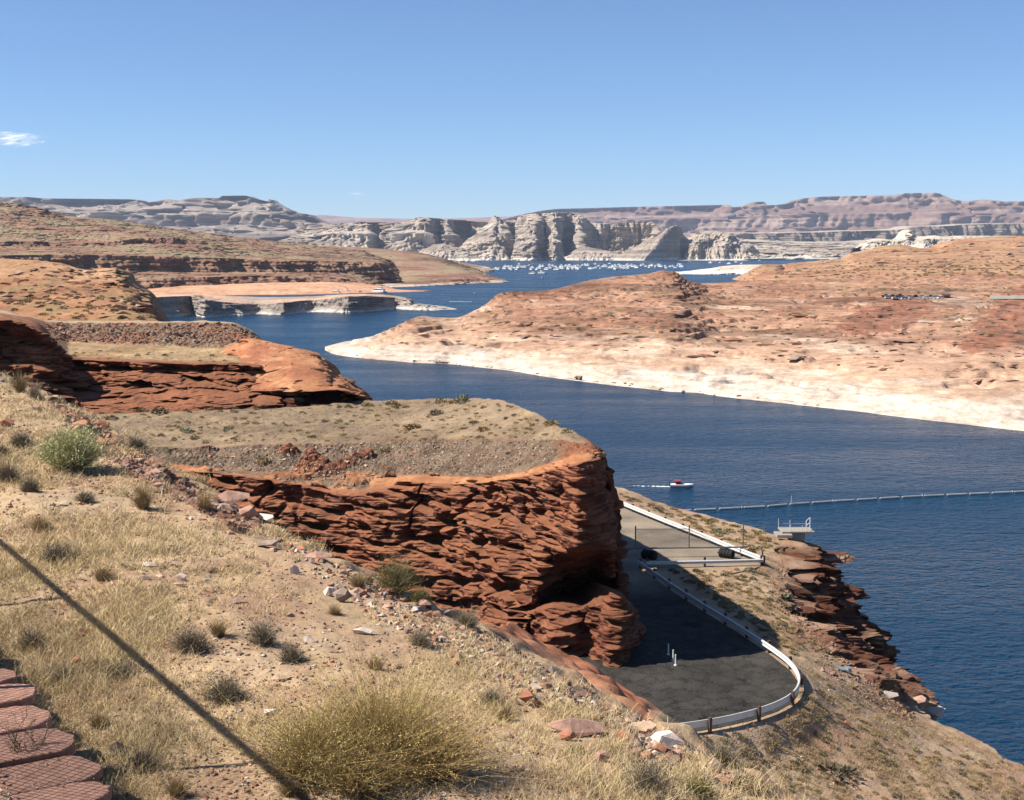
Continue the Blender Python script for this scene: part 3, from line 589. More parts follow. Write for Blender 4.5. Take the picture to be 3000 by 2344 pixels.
G[..., 2] += top * .25 * fbm(x * .25, y * .25, 0, 4, 531)
N = normals(G); x, y, z = xyz(G); pu = U0 + x / y * F
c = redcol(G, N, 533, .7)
g = soilcol(G, 535, .5, (.33, .225, .125), (.27, .165, .09), .6)
left = 1 - ss(120, 210, pu + 30 * fbm(x * .1, y * .1, 0, 2, 537))
c = mix(c, g, top * (1 - .8 * left))
rip = mix((.17, .10, .062), (.21, .155, .105), ss(-.2, .3, fbm(x * .9, y * .4, z * 1.3, 4, 541)))
rip = mix(rip, (.24, .10, .055), ss(.0, .4, fbm(x * .12, y * .12, 0, 3, 543)) * .8)
c = mix(c, rip, bank)
c = mix(c, (.34, .26, .17), (ss(7.0, 7.06, vs) * (1 - ss(7.9, 8.1, vs)))[:, None] * .9)
land('cliff', G, c, NEARM, 'dark red overhanging cliff below a rubble bank on the left', 'cliff', 'structure', key='dcliff')

# ---- orange block at the end of that cliff, over the lake
u = np.array([655., 690, 735, 770, 800, 830, 860, 900, 930, 955, 968, 1000, 1040, 1057, 1066])
top = interp([(655, 1040), (690, 1004), (735, 991), (790, 1000), (850, 1016), (900, 1029), (930, 1037), (955, 1060), (968, 1086), (1000, 1102), (1040, 1128), (1057, 1152), (1066, 1182)], u)
base = interp([(655, 1198), (850, 1192), (1066, 1186)], u); led = interp([(655, 1140), (850, 1146), (1000, 1143), (1057, 1160), (1066, 1184)], u)
Db = onz(u, base, 52.2)[1] + interp([(655, 9), (800, 4), (860, 1), (1000, 0), (1057, 2), (1066, 5)], u)
rb = rowat(u, base, Db); rl = rowat(u, led, Db + .2); ri = rowat(u, led * .72 + base * .28, Db + 3.0)
rt = rowat(u, top, Db + 20); rq = rowat(u, led * .5 + top * .5, Db + 6.5)
rows = [shift(rb, dy=-2, dz=-3), rb, ri, rl, rq, rt, shift(rt, dx=1, dy=5, dz=-1.5), shift(rt, dx=4, dy=22, z=-6)]
G, ts, vs = loft(rows, px=.6, pxv=.45); N = normals(G)
w = (ss(.9, 1.2, vs) * (1 - ss(4.95, 5.3, vs)))[:, None] * np.clip(1.25 - N[..., 2], .5, 1)
G = rocky(G, N, w, 550, .8, lens=.14, h=(1.3, .45), amp=(.9, .4), lump=2.0, lwl=7, dip=(.12, .08), pocket=2.2, knob=.5, joint=1.0); N = normals(G); x, y, z = xyz(G)
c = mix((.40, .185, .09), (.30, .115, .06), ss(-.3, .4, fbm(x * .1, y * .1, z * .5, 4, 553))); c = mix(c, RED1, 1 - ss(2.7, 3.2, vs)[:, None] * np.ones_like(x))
c = mix(c, (.45, .25, .13), ss(.1, .5, fbm(x * .3, y * .3, z * 1.5, 3, 555)) * .6)
land('rock_outcrop', G, c, NEARM, 'smooth orange rounded rock block ending over the lake', 'rock outcrop', 'structure', key='oblock')

# ---- promontory: flat scrubby top, gravel bank, big red cliff
u = np.array([300., 420, 500, 560, 640, 700, 800, 900, 970, 1040, 1100, 1150, 1180, 1250, 1330, 1450, 1520, 1580, 1640, 1690, 1730, 1755, 1768])
L = rowat(u, np.array([1350., 1370, 1380, 1387, 1390, 1396, 1410, 1425, 1440, 1450, 1440, 1428, 1416, 1421, 1425, 1412, 1402, 1390, 1376, 1363, 1352, 1345, 1345]), np.array([130., 127, 126, 125.5, 125, 124, 123, 122, 121, 120, 119, 118, 117.5, 116.5, 114.5, 109.5, 107, 103.2, 99.8, 97.2, 98.2, 100.5, 104]))
Kk = rowat(u, np.array([1335., 1350, 1358, 1365, 1372, 1378, 1385, 1395, 1400, 1385, 1390, 1398, 1392, 1390, 1395, 1396, 1385, 1368, 1348, 1330, 1325, 1322, 1326]), np.array([131., 129, 128.5, 128.5, 128, 127, 126, 125, 124.5, 124, 122, 121, 120.5, 119.5, 117.5, 112, 110, 106.4, 103, 100.2, 100.6, 102.4, 105.5]))
Pp = rowat(u, np.array([1300., 1305, 1310, 1312, 1312, 1305, 1300, 1300, 1298, 1296, 1290, 1287, 1285, 1283, 1283, 1284, 1286, 1288, 1286, 1296, 1303, 1312, 1320]), np.array([133., 132, 131.5, 131.5, 131.5, 131.5, 131, 130.5, 130, 129.5, 129, 128.5, 128, 127, 125.5, 121, 118.5, 114, 109.5, 105, 104, 104, 106.5]))
qu = np.array([250., 380, 470, 540, 640, 720, 830, 930, 1010, 1060, 1130, 1200, 1250, 1310, 1380, 1440, 1490, 1540, 1600, 1660, 1715, 1752, 1770])
qv = np.array([1214., 1210, 1207, 1205, 1202, 1199, 1193, 1186, 1179, 1175, 1173.5, 1172, 1170, 1167, 1166, 1170, 1178, 1200, 1228, 1258, 1285, 1312, 1325])
qD = np.concatenate((onz(qu[:15], qv[:15], 52.4 + np.maximum(0, np.arange(15) - 11) * .5)[1], [140., 134, 128, 120, 113.5, 109, 106.5, 108]))
Q = rowat(qu, qv, qD)
mu = np.array([300., 420, 500, 560, 640, 700, 800, 900, 970, 1040, 1100, 1150, 1180, 1250, 1330, 1460, 1540, 1600, 1655, 1695, 1750, 1798, 1812])
mv = np.array([1560., 1560, 1560, 1560, 1570, 1580, 1590, 1600, 1610, 1615, 1615, 1615, 1612, 1612, 1612, 1608, 1606, 1606, 1606, 1602, 1598, 1590, 1600])
mD = np.array([127., 124.5, 124, 123.5, 123, 122, 121, 120, 119, 118, 117, 116, 115.5, 114.5, 112.5, 108, 105.5, 102.2, 98.8, 96.0, 97.6, 100.5, 105])
M = rowat(mu, mv, mD)
nu_ = np.array([300., 420, 500, 560, 640, 700, 800, 900, 970, 1040, 1100, 1150, 1180, 1250, 1330, 1450, 1515, 1572, 1598, 1650, 1720, 1794, 1806])
nv_ = np.array([1700.] * 9 + [1730, 1735, 1735, 1735, 1736, 1738, 1738, 1738, 1735, 1722, 1704, 1692, 1680, 1672])
nD = np.array([125.5, 123, 122.5, 122, 121, 120, 119, 118, 117, 116, 115.3, 114.5, 114, 113, 111.2, 107, 105, 101.8, 110, 114, 114, 104, 108])
Nn = rowat(nu_, nv_, nD)
bu = np.array([300., 420, 500, 560, 640, 700, 800, 900, 970, 1040, 1100, 1150, 1180, 1250, 1330, 1440, 1495, 1533, 1570, 1640, 1720, 1796, 1804])
bv = np.array([1850.] * 9 + [1862, 1866, 1868, 1868, 1868, 1868, 1864, 1860, 1852, 1815, 1775, 1735, 1700, 1690])
bD = np.array([124., 121.5, 121, 120.5, 119.5, 118.5, 117, 116, 115, 114, 113.3, 112.6, 112.2, 111.2, 109.5, 105.6, 103.8, 101.6, 112, 117, 118, 112, 114])
B = rowat(bu, bv, bD)
rows = [shift(B, z=36), B, Nn, M, L, Kk, Pp, Q, shift(Q, dx=1.2, dy=2.2, dz=-3.5), shift(Q, dx=7, dy=12, z=-6)]
G, ts, vs = loft(rows, px=.7, pxv=.5, maxn=600); N = normals(G); x, y, z = xyz(G)
face = (ss(.7, 1.1, vs) * (1 - ss(4.02, 4.22, vs)) + .7 * ss(7.1, 7.6, vs))[:, None] * np.ones_like(x)
rock_top = (ss(4.1, 4.3, vs) * (1 - ss(4.85, 5.15, vs)))[:, None] * np.ones_like(x)
G1 = rocky(G, N, face * (1 - .5 * ss(1600, 1710, U0 + x / y * F)), 600, 1.0, lens=.055, h=(.8, .28), amp=(.42, .24), lump=1.0, lwl=5.5, dip=(.13, .0), pocket=1.5, knob=.26, joint=.7, pth=.05, psz=(3.4, .62))
G1 = rocky(G1, N, rock_top * .8, 640, .6, lens=.3, h=(.5, .25), amp=(.5, .4), lump=.7, lwl=3, dip=(.1, .05))
pu = U0 + x / y * F; pv = 725 - (z - CAMZ) / y * F
grav = (ss(4.9, 5.1, vs) * (1 - ss(5.93, 6.02, vs)))[:, None] * np.ones_like(x)
n3 = noise(x * .8, y * .8, z * .8, 655)
G1 = G1 + N * (grav * (.13 * n3 + .12 * noise(x * 2.6, y * 2.6, z * 2.6, 656) + .06 * noise(x * 5.6, y * 5.6, z * 5.6, 659)))[..., None]
topm = ss(5.9, 6.05, vs)[:, None] * (1 - ss(7.0, 7.1, vs))[:, None] * np.ones_like(x)
G1[..., 2] += topm * (.22 * fbm(x * .12, y * .12, 0, 4, 657) + .10 * fbm(x * .7, y * .7, 0, 3, 658))
outc = ss(.12, .3, fbm(x * .16 + .09 * y, y * .3, 0, 3, 660)) * (grav + rock_top) * (1 - ss(1090, 1180, pu)) * ss(520, 600, pu)    # red ribs in the gully
G1 = G1 + np.stack((0 * x, 0 * x, outc * (.55 + .5 * strata(G1, .4, .5, 662))), -1)
G = G1; N = normals(G); x, y, z = xyz(G)
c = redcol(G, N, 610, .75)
grv = mix((.168, .118, .078), (.115, .08, .053), ss(-.2, .3, fbm(x * .5, y * .5, z * .5, 4, 665)))
grv = mix(grv, (.26, .21, .155), ss(.42, .65, noise(x * 2.3, y * 2.3, z * 2.3, 667)) * .8)
gm = np.clip(grav * (1 - ss(1610, 1680, pu + 40 * fbm(x * .3, y * .3, 0, 3, 668))), 0, 1) * (1 - ss(.25, .6, outc))
gul = rock_top * ss(.0, .25, fbm(x * .13, y * .2, 0, 3, 669) + .18) * (1 - ss(1120, 1190, pu)) * ss(560, 640, pu) * (1 - ss(.25, .6, outc))
c = mix(c, mix((.42, .205, .095), (.33, .14, .065), ss(-.3, .4, fbm(x * .4, y * .4, z, 3, 671))), rock_top * .8)
c = mix(c, grv, np.clip(np.maximum(gm, gul * .9), 0, 1))
tp = soilcol(G, 673, .3, (.235, .167, .107), (.18, .127, .083), .3)
c = mix(c, tp, topm * (1 - ss(1690, 1735, pu)))
land('promontory', G, c, NEARM, 'massive red layered cliff with a flat scrubby top above the road', 'cliff', 'structure', key='prom')

# ---- the buttress at its foot
u = np.array([1540., 1565, 1590, 1620, 1650, 1680, 1700, 1715, 1735, 1760, 1785, 1810, 1830, 1848, 1862, 1874, 1880])
top = np.array([1830., 1796, 1786, 1782, 1784, 1786, 1788, 1784, 1772, 1756, 1744, 1750, 1768, 1790, 1815, 1845, 1880.])
base = interp([(1540, 1985), (1700, 2000), (1880, 2014)], u); Db = np.array([103., 99.5, 98, 97.2, 97, 97.0, 97.4, 97.5, 96.8, 96, 95, 94.8, 95.2, 96.5, 98.5, 101, 104])
rb = rowat(u, base, Db); rt = rowat(u, top, Db + 2.0); rm = [p * .5 + q * .5 + np.array((0, -.4, 0)) for p, q in zip(rb, rt)]
rows = [shift(rb, dz=-3), rb, rm, rt, shift(rt, dx=.3, dy=3, dz=-.3), shift(rt, dx=-.5, dy=12, dz=-2)]
G, ts, vs = loft(rows, px=.55, pxv=.5); N = normals(G)
w = (1 - ss(3.4, 4.0, vs))[:, None] * np.ones(G.shape[:2])
G = rocky(G, N, w, 700, .8, lens=.09, h=(.8, .28), amp=(.34, .2), lump=.55, lwl=2.6, psz=(2.6, .6), dip=(.05, 0), pocket=1.6, knob=.3, joint=.8); N = normals(G)
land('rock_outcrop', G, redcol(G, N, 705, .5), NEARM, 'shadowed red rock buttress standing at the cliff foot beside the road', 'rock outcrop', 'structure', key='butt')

# ---- road shelf between the cliff and the lake
TB = [((1700, 1428, 40), (1710, 1410, 39.8), (1716, 1396, 39.5)), ((1768, 1462, 40), (1772, 1435, 39.7), (1774, 1414, 39.2)), ((1850, 1495, 40), (1852, 1464, 39.7), (1850, 1439, 39)), ((1950, 1536, 40), (1940, 1500, 39.7), (1925, 1471, 39)), ((2060, 1580, 40), (2040, 1535, 39.7), (2010, 1496, 39)),
      ((2150, 1617, 40), (2130, 1555, 39.7), (2110, 1521, 39)), ((2235, 1652, 40), (2225, 1578, 39.6), (2200, 1545, 39)), ((2100, 1690, 40), (2270, 1600, 39.6), (2292, 1568, 39.2)), ((2080, 1705, 40), (2290, 1628, 39.5), (2372, 1588, 38.6)), ((2080, 1730, 40), (2318, 1668, 39.2), (2385, 1626, 37)),
      ((2090, 1760, 40), (2318, 1702, 39.0), (2422, 1672, 35.6)), ((2110, 1790, 40), (2300, 1742, 39), (2428, 1697, 34.6)), ((2140, 1820, 40), (2312, 1782, 38.8), (2472, 1740, 33)), ((2180, 1850, 40), (2345, 1832, 38.5), (2508, 1830, 30.8)), ((2230, 1900, 40), (2395, 1890, 38.2), (2520, 1885, 30)),
      ((2280, 1950, 40), (2450, 1932, 37.8), (2546, 1935, 29.6)), ((2312, 1964, 40), (2530, 1988, 37), (2612, 1976, 30.4)), ((2338, 1992, 40), (2620, 2052, 35.6), (2690, 2032, 31)), ((2346, 2010, 40), (2660, 2078, 34.9), (2700, 2068, 32)), ((2347, 2035, 40), (2690, 2118, 34.6), (2722, 2104, 33.9)),
      ((2324, 2062, 40), (2780, 2172, 34.5), (2800, 2137, 33.8)), ((2200, 2112, 40), (2880, 2232, 34.4), (2900, 2191, 33.6)), ((2000, 2149, 40), (2950, 2312, 34.4), (3000, 2246, 33.5)), ((1700, 2240, 39.6), (2900, 2450, 34.6), (3150, 2330, 33)), ((1500, 2400, 39), (2800, 2620, 35), (3320, 2440, 33))]
inn = [onz(*t[0]) for t in TB]; brk = [onz(*t[1]) for t in TB]; edg = [onz(*t[2]) for t in TB]
inn2 = [np.array((p[0] - 9, p[1], p[2])) for p in inn]
mid = [p * .5 + q * .5 + np.array((0, 0, .12)) for p, q in zip(inn, brk)]; em = [p * .45 + q * .55 for p, q in zip(brk, edg)]
rows = [shift(edg, dx=9, dy=9, z=-6), shift(edg, dx=4.5, dy=4.5, dz=-18), shift(edg, dx=1.0, dy=1.0, dz=-3), edg, em, brk, mid, inn, inn2]
rows = [r[::-1] for r in rows]                                  # so that the normals point up
rows = [r[::-1] for r in rows[::-1]]
G, ts, vs = loft(rows, px=.95, pxv=.75, maxn=240); N = normals(G)
if N[len(vs) // 3, len(ts) // 2, 2] < 0: G = G[:, ::-1]; N = normals(G); ts = ts[::-1]
x, y, z = xyz(G); pu = U0 + x / y * F; pv = 725 - (z - CAMZ) / y * F
cl = ss(1560, 1660, pv) * (1 - ss(2040, 2130, pv)) * ss(2240, 2300, pu)
near = 1 - ss(0, .8, np.abs(ts - 0) * 0 + 1)
rk = (ss(2.85, 3.15, vs) * (1 - ss(6.2, 7.0, vs)))[:, None] * (.12 + .88 * cl) + (ss(5.0, 5.4, vs) * (1 - ss(7, 7.6, vs)))[:, None] * .25
G = rocky(G, N * np.array((1, 1, .35)), rk, 720, 1.5, lens=.12, h=(2.0, .7), amp=(.5, .3), lump=1.7, lwl=4.0, dip=(.15, .15), pocket=2.2, joint=1.0, knob=.75, psz=(2.6, 1.3))
G = G + np.stack((0 * x, 0 * x, rk * 1.1 * noise(x * .33, y * .33, z * .2, 728)), -1)
soilm = (ss(1.0, 1.3, vs) * (1 - ss(3.0, 3.3, vs)))[:, None]
G[..., 2] += soilm * (.10 * fbm(x * .3, y * .3, 0, 4, 731) + .07 * noise(x * 1.1, y * 1.1, 0, 732))
RO_ = [(1690, 1431), (1768, 1464), (1860, 1502), (1960, 1543), (2060, 1583), (2150, 1619), (2228, 1650), (2228, 1655), (2050, 1661), (1900, 1664), (1874, 1666), (1967, 1732), (2060, 1792), (2150, 1847), (2260, 1921), (2314, 1963), (2340, 2001), (2340, 2030), (2321, 2059), (2277, 2084), (2200, 2111), (2100, 2133), (2000, 2148), (1920, 2156), (1800, 2166), (1600, 2180)]
rp_ = np.array([onz(a, b, 40.0)[:2] for a, b in RO_]); rp_ = np.vstack((rp_, [(-8, rp_[-1, 1]), (-8, rp_[0, 1])]))
def inside_dist(X, Y, P):
    ins = np.zeros(X.shape, bool); dm = np.full(X.shape, 1e9)
    for a, b in zip(P, np.roll(P, -1, 0)):
        cr = ((a[1] > Y) != (b[1] > Y)) & (X < (b[0] - a[0]) * (Y - a[1]) / (b[1] - a[1] + 1e-12) + a[0]); ins ^= cr
        t = np.clip(((X - a[0]) * (b[0] - a[0]) + (Y - a[1]) * (b[1] - a[1])) / ((b - a) @ (b - a) + 1e-9), 0, 1)
        dm = np.minimum(dm, np.hypot(X - a[0] - t * (b[0] - a[0]), Y - a[1] - t * (b[1] - a[1])))
    return ins, dm
ins, dm = inside_dist(x, y, rp_)
G[..., 2] = np.where(ins, 39.85, G[..., 2] * ss(0, 2.2, dm) + 40.03 * (1 - ss(0, 2.2, dm)))
N = normals(G); x, y, z = xyz(G)
c = mix((.335, .235, .155), (.265, .17, .105), ss(-.3, .4, fbm(x * .1, y * .1, 0, 4, 735)))
c = mix(c, (.41, .30, .175), ss(.0, .4, fbm(x * .45, y * .45, 0, 4, 737)) * .45)
c = mix(c, (.31, .16, .1), ss(.15, .45, fbm(x * .16, y * .16, 0, 3, 739)) * .5)
rr = np.clip((ss(2.75, 3.2, vs)[:, None] + .8 * fbm(x * .35, y * .35, z * .3, 3, 741)) * (cl * .9 + .1 * ss(.2, .6, rk)), 0, 1)
rc = mix(redcol(G, N, 743, .35) * .75, (.33, .21, .145), ss(.6, .9, N[..., 2]) * ss(.0, .4, fbm(x * .2, y * .2, 0, 2, 745)) * .6)
c = mix(c, rc, rr)
land('roadside_shelf', G, c, NEARM, 'dry stony shelf with a broken red rock edge over the lake', 'ground', 'structure', key='shelf')

# ---- the road
RO = [(1700, 1434), (1768, 1464), (1860, 1502), (1960, 1543), (2060, 1583), (2150, 1619), (2228, 1650), (2228, 1655), (2050, 1661), (1900, 1664), (1874, 1666), (1967, 1732), (2060, 1792), (2150, 1847), (2260, 1921), (2314, 1963), (2340, 2001), (2340, 2030), (2321, 2059), (2277, 2084), (2200, 2111), (2100, 2133), (2000, 2148), (1920, 2156), (1800, 2166), (1600, 2180)]
RO = np.array([onz(a, b, 40.06) for a, b in RO])
RG = np.array([[(p[0] * (1 - t) + -8 * t, p[1], 40.06) for p in RO] for t in np.linspace(0, 1, 12)])[::-1]
def road_mat():
    m, n, b = nodes_of('worn_asphalt'); geo = nd(n, 'ShaderNodeNewGeometry')
    sp = nd(n, 'ShaderNodeSeparateXYZ'); n.links.new(geo.outputs['Position'], sp.inputs[0])
    t = nd(n, 'ShaderNodeTexNoise'); t.inputs['Scale'].default_value = .25; t.inputs['Detail'].default_value = 6
    t2 = nd(n, 'ShaderNodeTexNoise'); t2.inputs['Scale'].default_value = 5; t2.inputs['Detail'].default_value = 5
    for q in (t, t2): n.links.new(geo.outputs['Position'], q.inputs['Vector'])
    wp = nd(n, 'ShaderNodeVectorMath', operation='MULTIPLY_ADD'); wp.inputs[1].default_value = (2.2, 2.2, 0)
    n.links.new(t2.outputs['Color'], wp.inputs[0]); n.links.new(geo.outputs['Position'], wp.inputs[2])
    vo = nd(n, 'ShaderNodeTexVoronoi', feature='DISTANCE_TO_EDGE'); vo.inputs['Scale'].default_value = .75
    mp = nd(n, 'ShaderNodeMapping'); mp.inputs['Scale'].default_value = (1, .8, 1); n.links.new(wp.outputs[0], mp.inputs[0]); n.links.new(mp.outputs[0], vo.inputs['Vector'])
    cr = nd(n, 'ShaderNodeMapRange'); cr.inputs['To Min'].default_value = .18; cr.inputs['From Min'].default_value = .004; cr.inputs['From Max'].default_value = .07; n.links.new(vo.outputs['Distance'], cr.inputs['Value'])
    # old dusty surface, newer dark bend; dark colour stretched to deepen the cliff shadow
    yr = nd(n, 'ShaderNodeMapRange'); yr.inputs['From Min'].default_value = 114; yr.inputs['From Max'].default_value = 122; n.links.new(sp.outputs['Y'], yr.inputs['Value'])
    mx = nd(n, 'ShaderNodeMix', data_type='RGBA'); mx.inputs[6].default_value = (.040, .035, .029, 1); mx.inputs[7].default_value = (.205, .165, .122, 1); n.links.new(yr.outputs[0], mx.inputs[0])
    mc = nd(n, 'ShaderNodeMix', data_type='RGBA', blend_type='MULTIPLY'); n.links.new(mx.outputs[2], mc.inputs[6])
    inv = nd(n, 'ShaderNodeMath', operation='SUBTRACT'); inv.inputs[0].default_value = 1; n.links.new(yr.outputs[0], inv.inputs[1])
    mc.inputs[0].default_value = .85; n.links.new(inv.outputs[0], mc.inputs[0]); n.links.new(cr.outputs[0], mc.inputs[7])
    mr = nd(n, 'ShaderNodeMapRange'); mr.inputs['From Min'].default_value = .3; mr.inputs['From Max'].default_value = .7; mr.inputs['To Min'].default_value = .72; mr.inputs['To Max'].default_value = 1.35; n.links.new(t.outputs['Fac'], mr.inputs['Value'])
    vm = nd(n, 'ShaderNodeVectorMath', operation='SCALE'); n.links.new(mc.outputs[2], vm.inputs[0]); n.links.new(mr.outputs[0], vm.inputs['Scale'])
    m2 = nd(n, 'ShaderNodeMapRange'); m2.inputs['From Min'].default_value = .3; m2.inputs['From Max'].default_value = .7; m2.inputs['To Min'].default_value = .85; m2.inputs['To Max'].default_value = 1.15; n.links.new(t2.outputs['Fac'], m2.inputs['Value'])
    v2 = nd(n, 'ShaderNodeVectorMath', operation='SCALE'); n.links.new(vm.outputs[0], v2.inputs[0]); n.links.new(m2.outputs[0], v2.inputs['Scale'])
    n.links.new(v2.outputs[0], b.inputs['Base Color']); b.inputs['Roughness'].default_value = .9; b.inputs['Specular IOR Level'].default_value = .2
    return m
o = mesh_obj('road', RG, grid_faces(*RG.shape[:2]), road_mat()); tag(o, 'cracked asphalt service road bending round the cliff foot', kind='structure')

# ---- the slope under the camera
OUT = [(2700, 2650, 65.2), (2500, 2500, 65.2), (2280, 2344, 65.2), (2190, 2296, 65.1), (2080, 2230, 65.0), (1950, 2150, 64.9), (1886, 2092, 62.6), (1850, 2052, 62.4), (1800, 2014, 62.2), (1700, 1955, 62.2), (1600, 1896, 62.5), (1500, 1848, 63.0), (1400, 1832, 64.6), (1250, 1768, 65.2), (1100, 1703, 65.4), (950, 1632, 65.4), (800, 1562, 65.5), (650, 1472, 65.5), (500, 1380, 65.6), (370, 1302, 65.7), (230, 1204, 65.9), (110, 1152, 66), (0, 1102, 66.1), (-150, 1040, 66.2), (-400, 960, 66.4)]
INN = [(2700, 2690, 65.3), (2480, 2530, 65.3), (2270, 2370, 65.35), (2170, 2322, 65.35), (2050, 2262, 65.35), (1925, 2180, 65.35), (1860, 2150, 65.35), (1800, 2122, 65.35), (1730, 2090, 65.35), (1620, 2020, 65.4), (1520, 1958, 65.4), (1430, 1900, 65.45), (1365, 1856, 65.5), (1235, 1792, 65.55), (1085, 1727, 65.6), (930, 1660, 65.65), (775, 1590, 65.7), (610, 1505, 65.75), (455, 1415, 65.85), (320, 1335, 65.95), (180, 1235, 66.1), (60, 1170, 66.2), (-60, 1118, 66.25), (-220, 1060, 66.3), (-450, 980, 66.5)]
O_ = [onz(*t) for t in OUT]; I_ = [onz(*t) for t in INN]
W1, W2 = onz(352, 2344, 66.42), onz(0, 1932, 66.42)              # the coping's right edge
wd = (W2 - W1)[:2]; wd = wd / np.linalg.norm(wd); wn = np.array((-wd[1], wd[0])) * 1.0; wn = wn if wn[0] < 0 else -wn
def wall_pt(q, off=0.0, z=66.0):
    p = W1[:2] + wd * q - wn * off; return np.array((p[0], p[1], z))
qs = [np.dot(p[:2] - W1[:2], wd) - 1.0 for p in I_]
Wf = [wall_pt(q, .04, 65.62) for q in qs]; Wl = [wall_pt(q, -4.0, 66.05) for q in qs]; Wl2 = [wall_pt(q, -30.0, 66.5) for q in qs]
Mi = [p * .5 + q * .5 + np.array((0, 0, .26)) for p, q in zip(I_, Wf)]
rows = [shift(O_, dx=16, dy=16, dz=-24), shift(O_, dx=2.6, dy=2.6, dz=-2.6), shift(O_, dx=.5, dy=.5, dz=-.35), O_, I_, Mi, Wf, Wl, Wl2]
G, ts, vs = loft(rows, px=2.4, pxv=2.0, maxn=110, vgraze=.5); N = normals(G); x, y, z = xyz(G)
bench = ss(2.9, 3.8, vs)[:, None]; pu = U0 + x / y * F
G[..., 2] += bench * (.07 * fbm(x * .5, y * .5, 0, 4, 801) + .035 * fbm(x * 2.2, y * 2.2, 0, 4, 802)) * (1 - .9 * ss(5.6, 6, vs))[:, None]
edge = (ss(1.6, 2.4, vs) * (1 - ss(3.5, 4.1, vs)))[:, None]
G = G + N * (edge * (.16 * noise(x * .9, y * .9, z * .9, 805) + .09 * noise(x * 2.6, y * 2.6, z * 2.6, 806)))[..., None]
N = normals(G); x, y, z = xyz(G)
c = mix((.385, .27, .165), (.32, .20, .122), ss(-.3, .4, fbm(x * .4, y * .4, 0, 4, 811)))
c = mix(c, (.42, .30, .165), ss(-.1, .4, fbm(x * .9, y * .9, 0, 4, 813)) * .6)
rb = (1 - ss(3.1, 3.75, vs + .35 * 0))[:, None] * ss(1395, 1450, pu) * (1 - ss(1880, 1960, pu))
c = mix(c, mix((.37, .155, .08), (.29, .11, .06), ss(-.3, .3, fbm(x * .8, y * .8, z * 2, 4, 815))), np.clip(rb + (1 - ss(1.5, 2.5, vs))[:, None], 0, 1))
SLOPEM = ground_mat('slope_soil', .8, 4, 22, var=.2, bump=.8, bdist=.03)
land('slope', G, c, SLOPEM, 'dry grassy stony hillside in front of the camera', kind='structure', key='slope')
# ================================================================== things by the road
class MB:
    """collects simple shapes into one mesh"""
    def __init__(self): self.V = []; self.F = []
    def add(self, V, Fc):
        o = len(self.V); self.V += [tuple(map(float, p)) for p in V]; self.F += [tuple(i + o for i in f) for f in Fc]; return self
    def box(self, c, s, rz=0.0, taper=1.0):
        x, y, z = s[0] / 2, s[1] / 2, s[2] / 2; P = []
        for k in (-1, 1):
            t = taper if k > 0 else 1
            for i, j in ((-1, -1), (1, -1), (1, 1), (-1, 1)): P.append((i * x * t, j * y * t, k * z))
        ca, sa = math.cos(rz), math.sin(rz)
        P = [(c[0] + a * ca - b * sa, c[1] + a * sa + b * ca, c[2] + h) for a, b, h in P]
        return self.add(P, [(3, 2, 1, 0), (4, 5, 6, 7), (0, 1, 5, 4), (1, 2, 6, 5), (2, 3, 7, 6), (3, 0, 4, 7)])
    def tube(self, pts, r, n=6, cap=True):
        pts = [Vector(p) for p in pts]; rs = r if isinstance(r, (list, tuple)) else [r] * len(pts); V = []
        for i, p in enumerate(pts):
            d = (pts[min(i + 1, len(pts) - 1)] - pts[max(i - 1, 0)]).normalized()
            a = d.cross(Vector((0, 0, 1)) if abs(d.z) < .95 else Vector((1, 0, 0))).normalized(); b = a.cross(d)
            V += [p + (a * math.cos(2 * math.pi * k / n) + b * math.sin(2 * math.pi * k / n)) * rs[i] for k in range(n)]
        Fc = [(i * n + k, i * n + (k + 1) % n, (i + 1) * n + (k + 1) % n, (i + 1) * n + k) for i in range(len(pts) - 1) for k in range(n)]
        if cap: Fc += [tuple(range(n))[::-1], tuple((len(pts) - 1) * n + k for k in range(n))]
        return self.add(V, Fc)
    def sweep(self, path, prof, closed=True):
        """profile (sideways, up) carried along a level path"""
        P = [Vector(p) for p in path]; V = []; n = len(prof)
        for i, p in enumerate(P):
            d = P[min(i + 1, len(P) - 1)] - P[max(i - 1, 0)]; d.z = 0; d.normalize(); s = Vector((d.y, -d.x, 0))
            V += [p + s * a + Vector((0, 0, b)) for a, b in prof]
        Fc = [(i * n + k, i * n + (k + 1) % n, (i + 1) * n + (k + 1) % n, (i + 1) * n + k) for i in range(len(P) - 1) for k in range(n)]
        Fc += [tuple(range(n))[::-1], tuple((len(P) - 1) * n + k for k in range(n))]
        return self.add(V, Fc)
    def build(self, name, mat, parent=None, smooth=False, bevel=0.0):
        me = bpy.data.meshes.new(name); me.from_pydata(self.V, [], self.F); me.update()
        bm = bmesh.new(); bm.from_mesh(me); bmesh.ops.recalc_face_normals(bm, faces=bm.faces[:])
        if bevel: bmesh.ops.bevel(bm, geom=bm.edges[:], offset=bevel, segments=1, affect='EDGES')
        bm.to_mesh(me); bm.free()
        if smooth: me.polygons.foreach_set('use_smooth', [True] * len(me.polygons))
        me.materials.append(mat); o = bpy.data.objects.new(name, me); col.objects.link(o)
        if parent: o.parent = parent
        return o
def resample(pts, step):
    P = np.array(pts, float); L = np.r_[0, np.cumsum(np.linalg.norm(np.diff(P, axis=0), axis=1))]; n = max(2, int(L[-1] / step) + 1)
    q = np.linspace(0, L[-1], n); return np.stack([np.interp(q, L, P[:, k]) for k in range(3)], 1)
def smoothp(pts, step, it=2):
    P = resample(pts, step)
    for _ in range(it): P[1:-1] = P[1:-1] * .5 + P[:-2] * .25 + P[2:] * .25
    return P

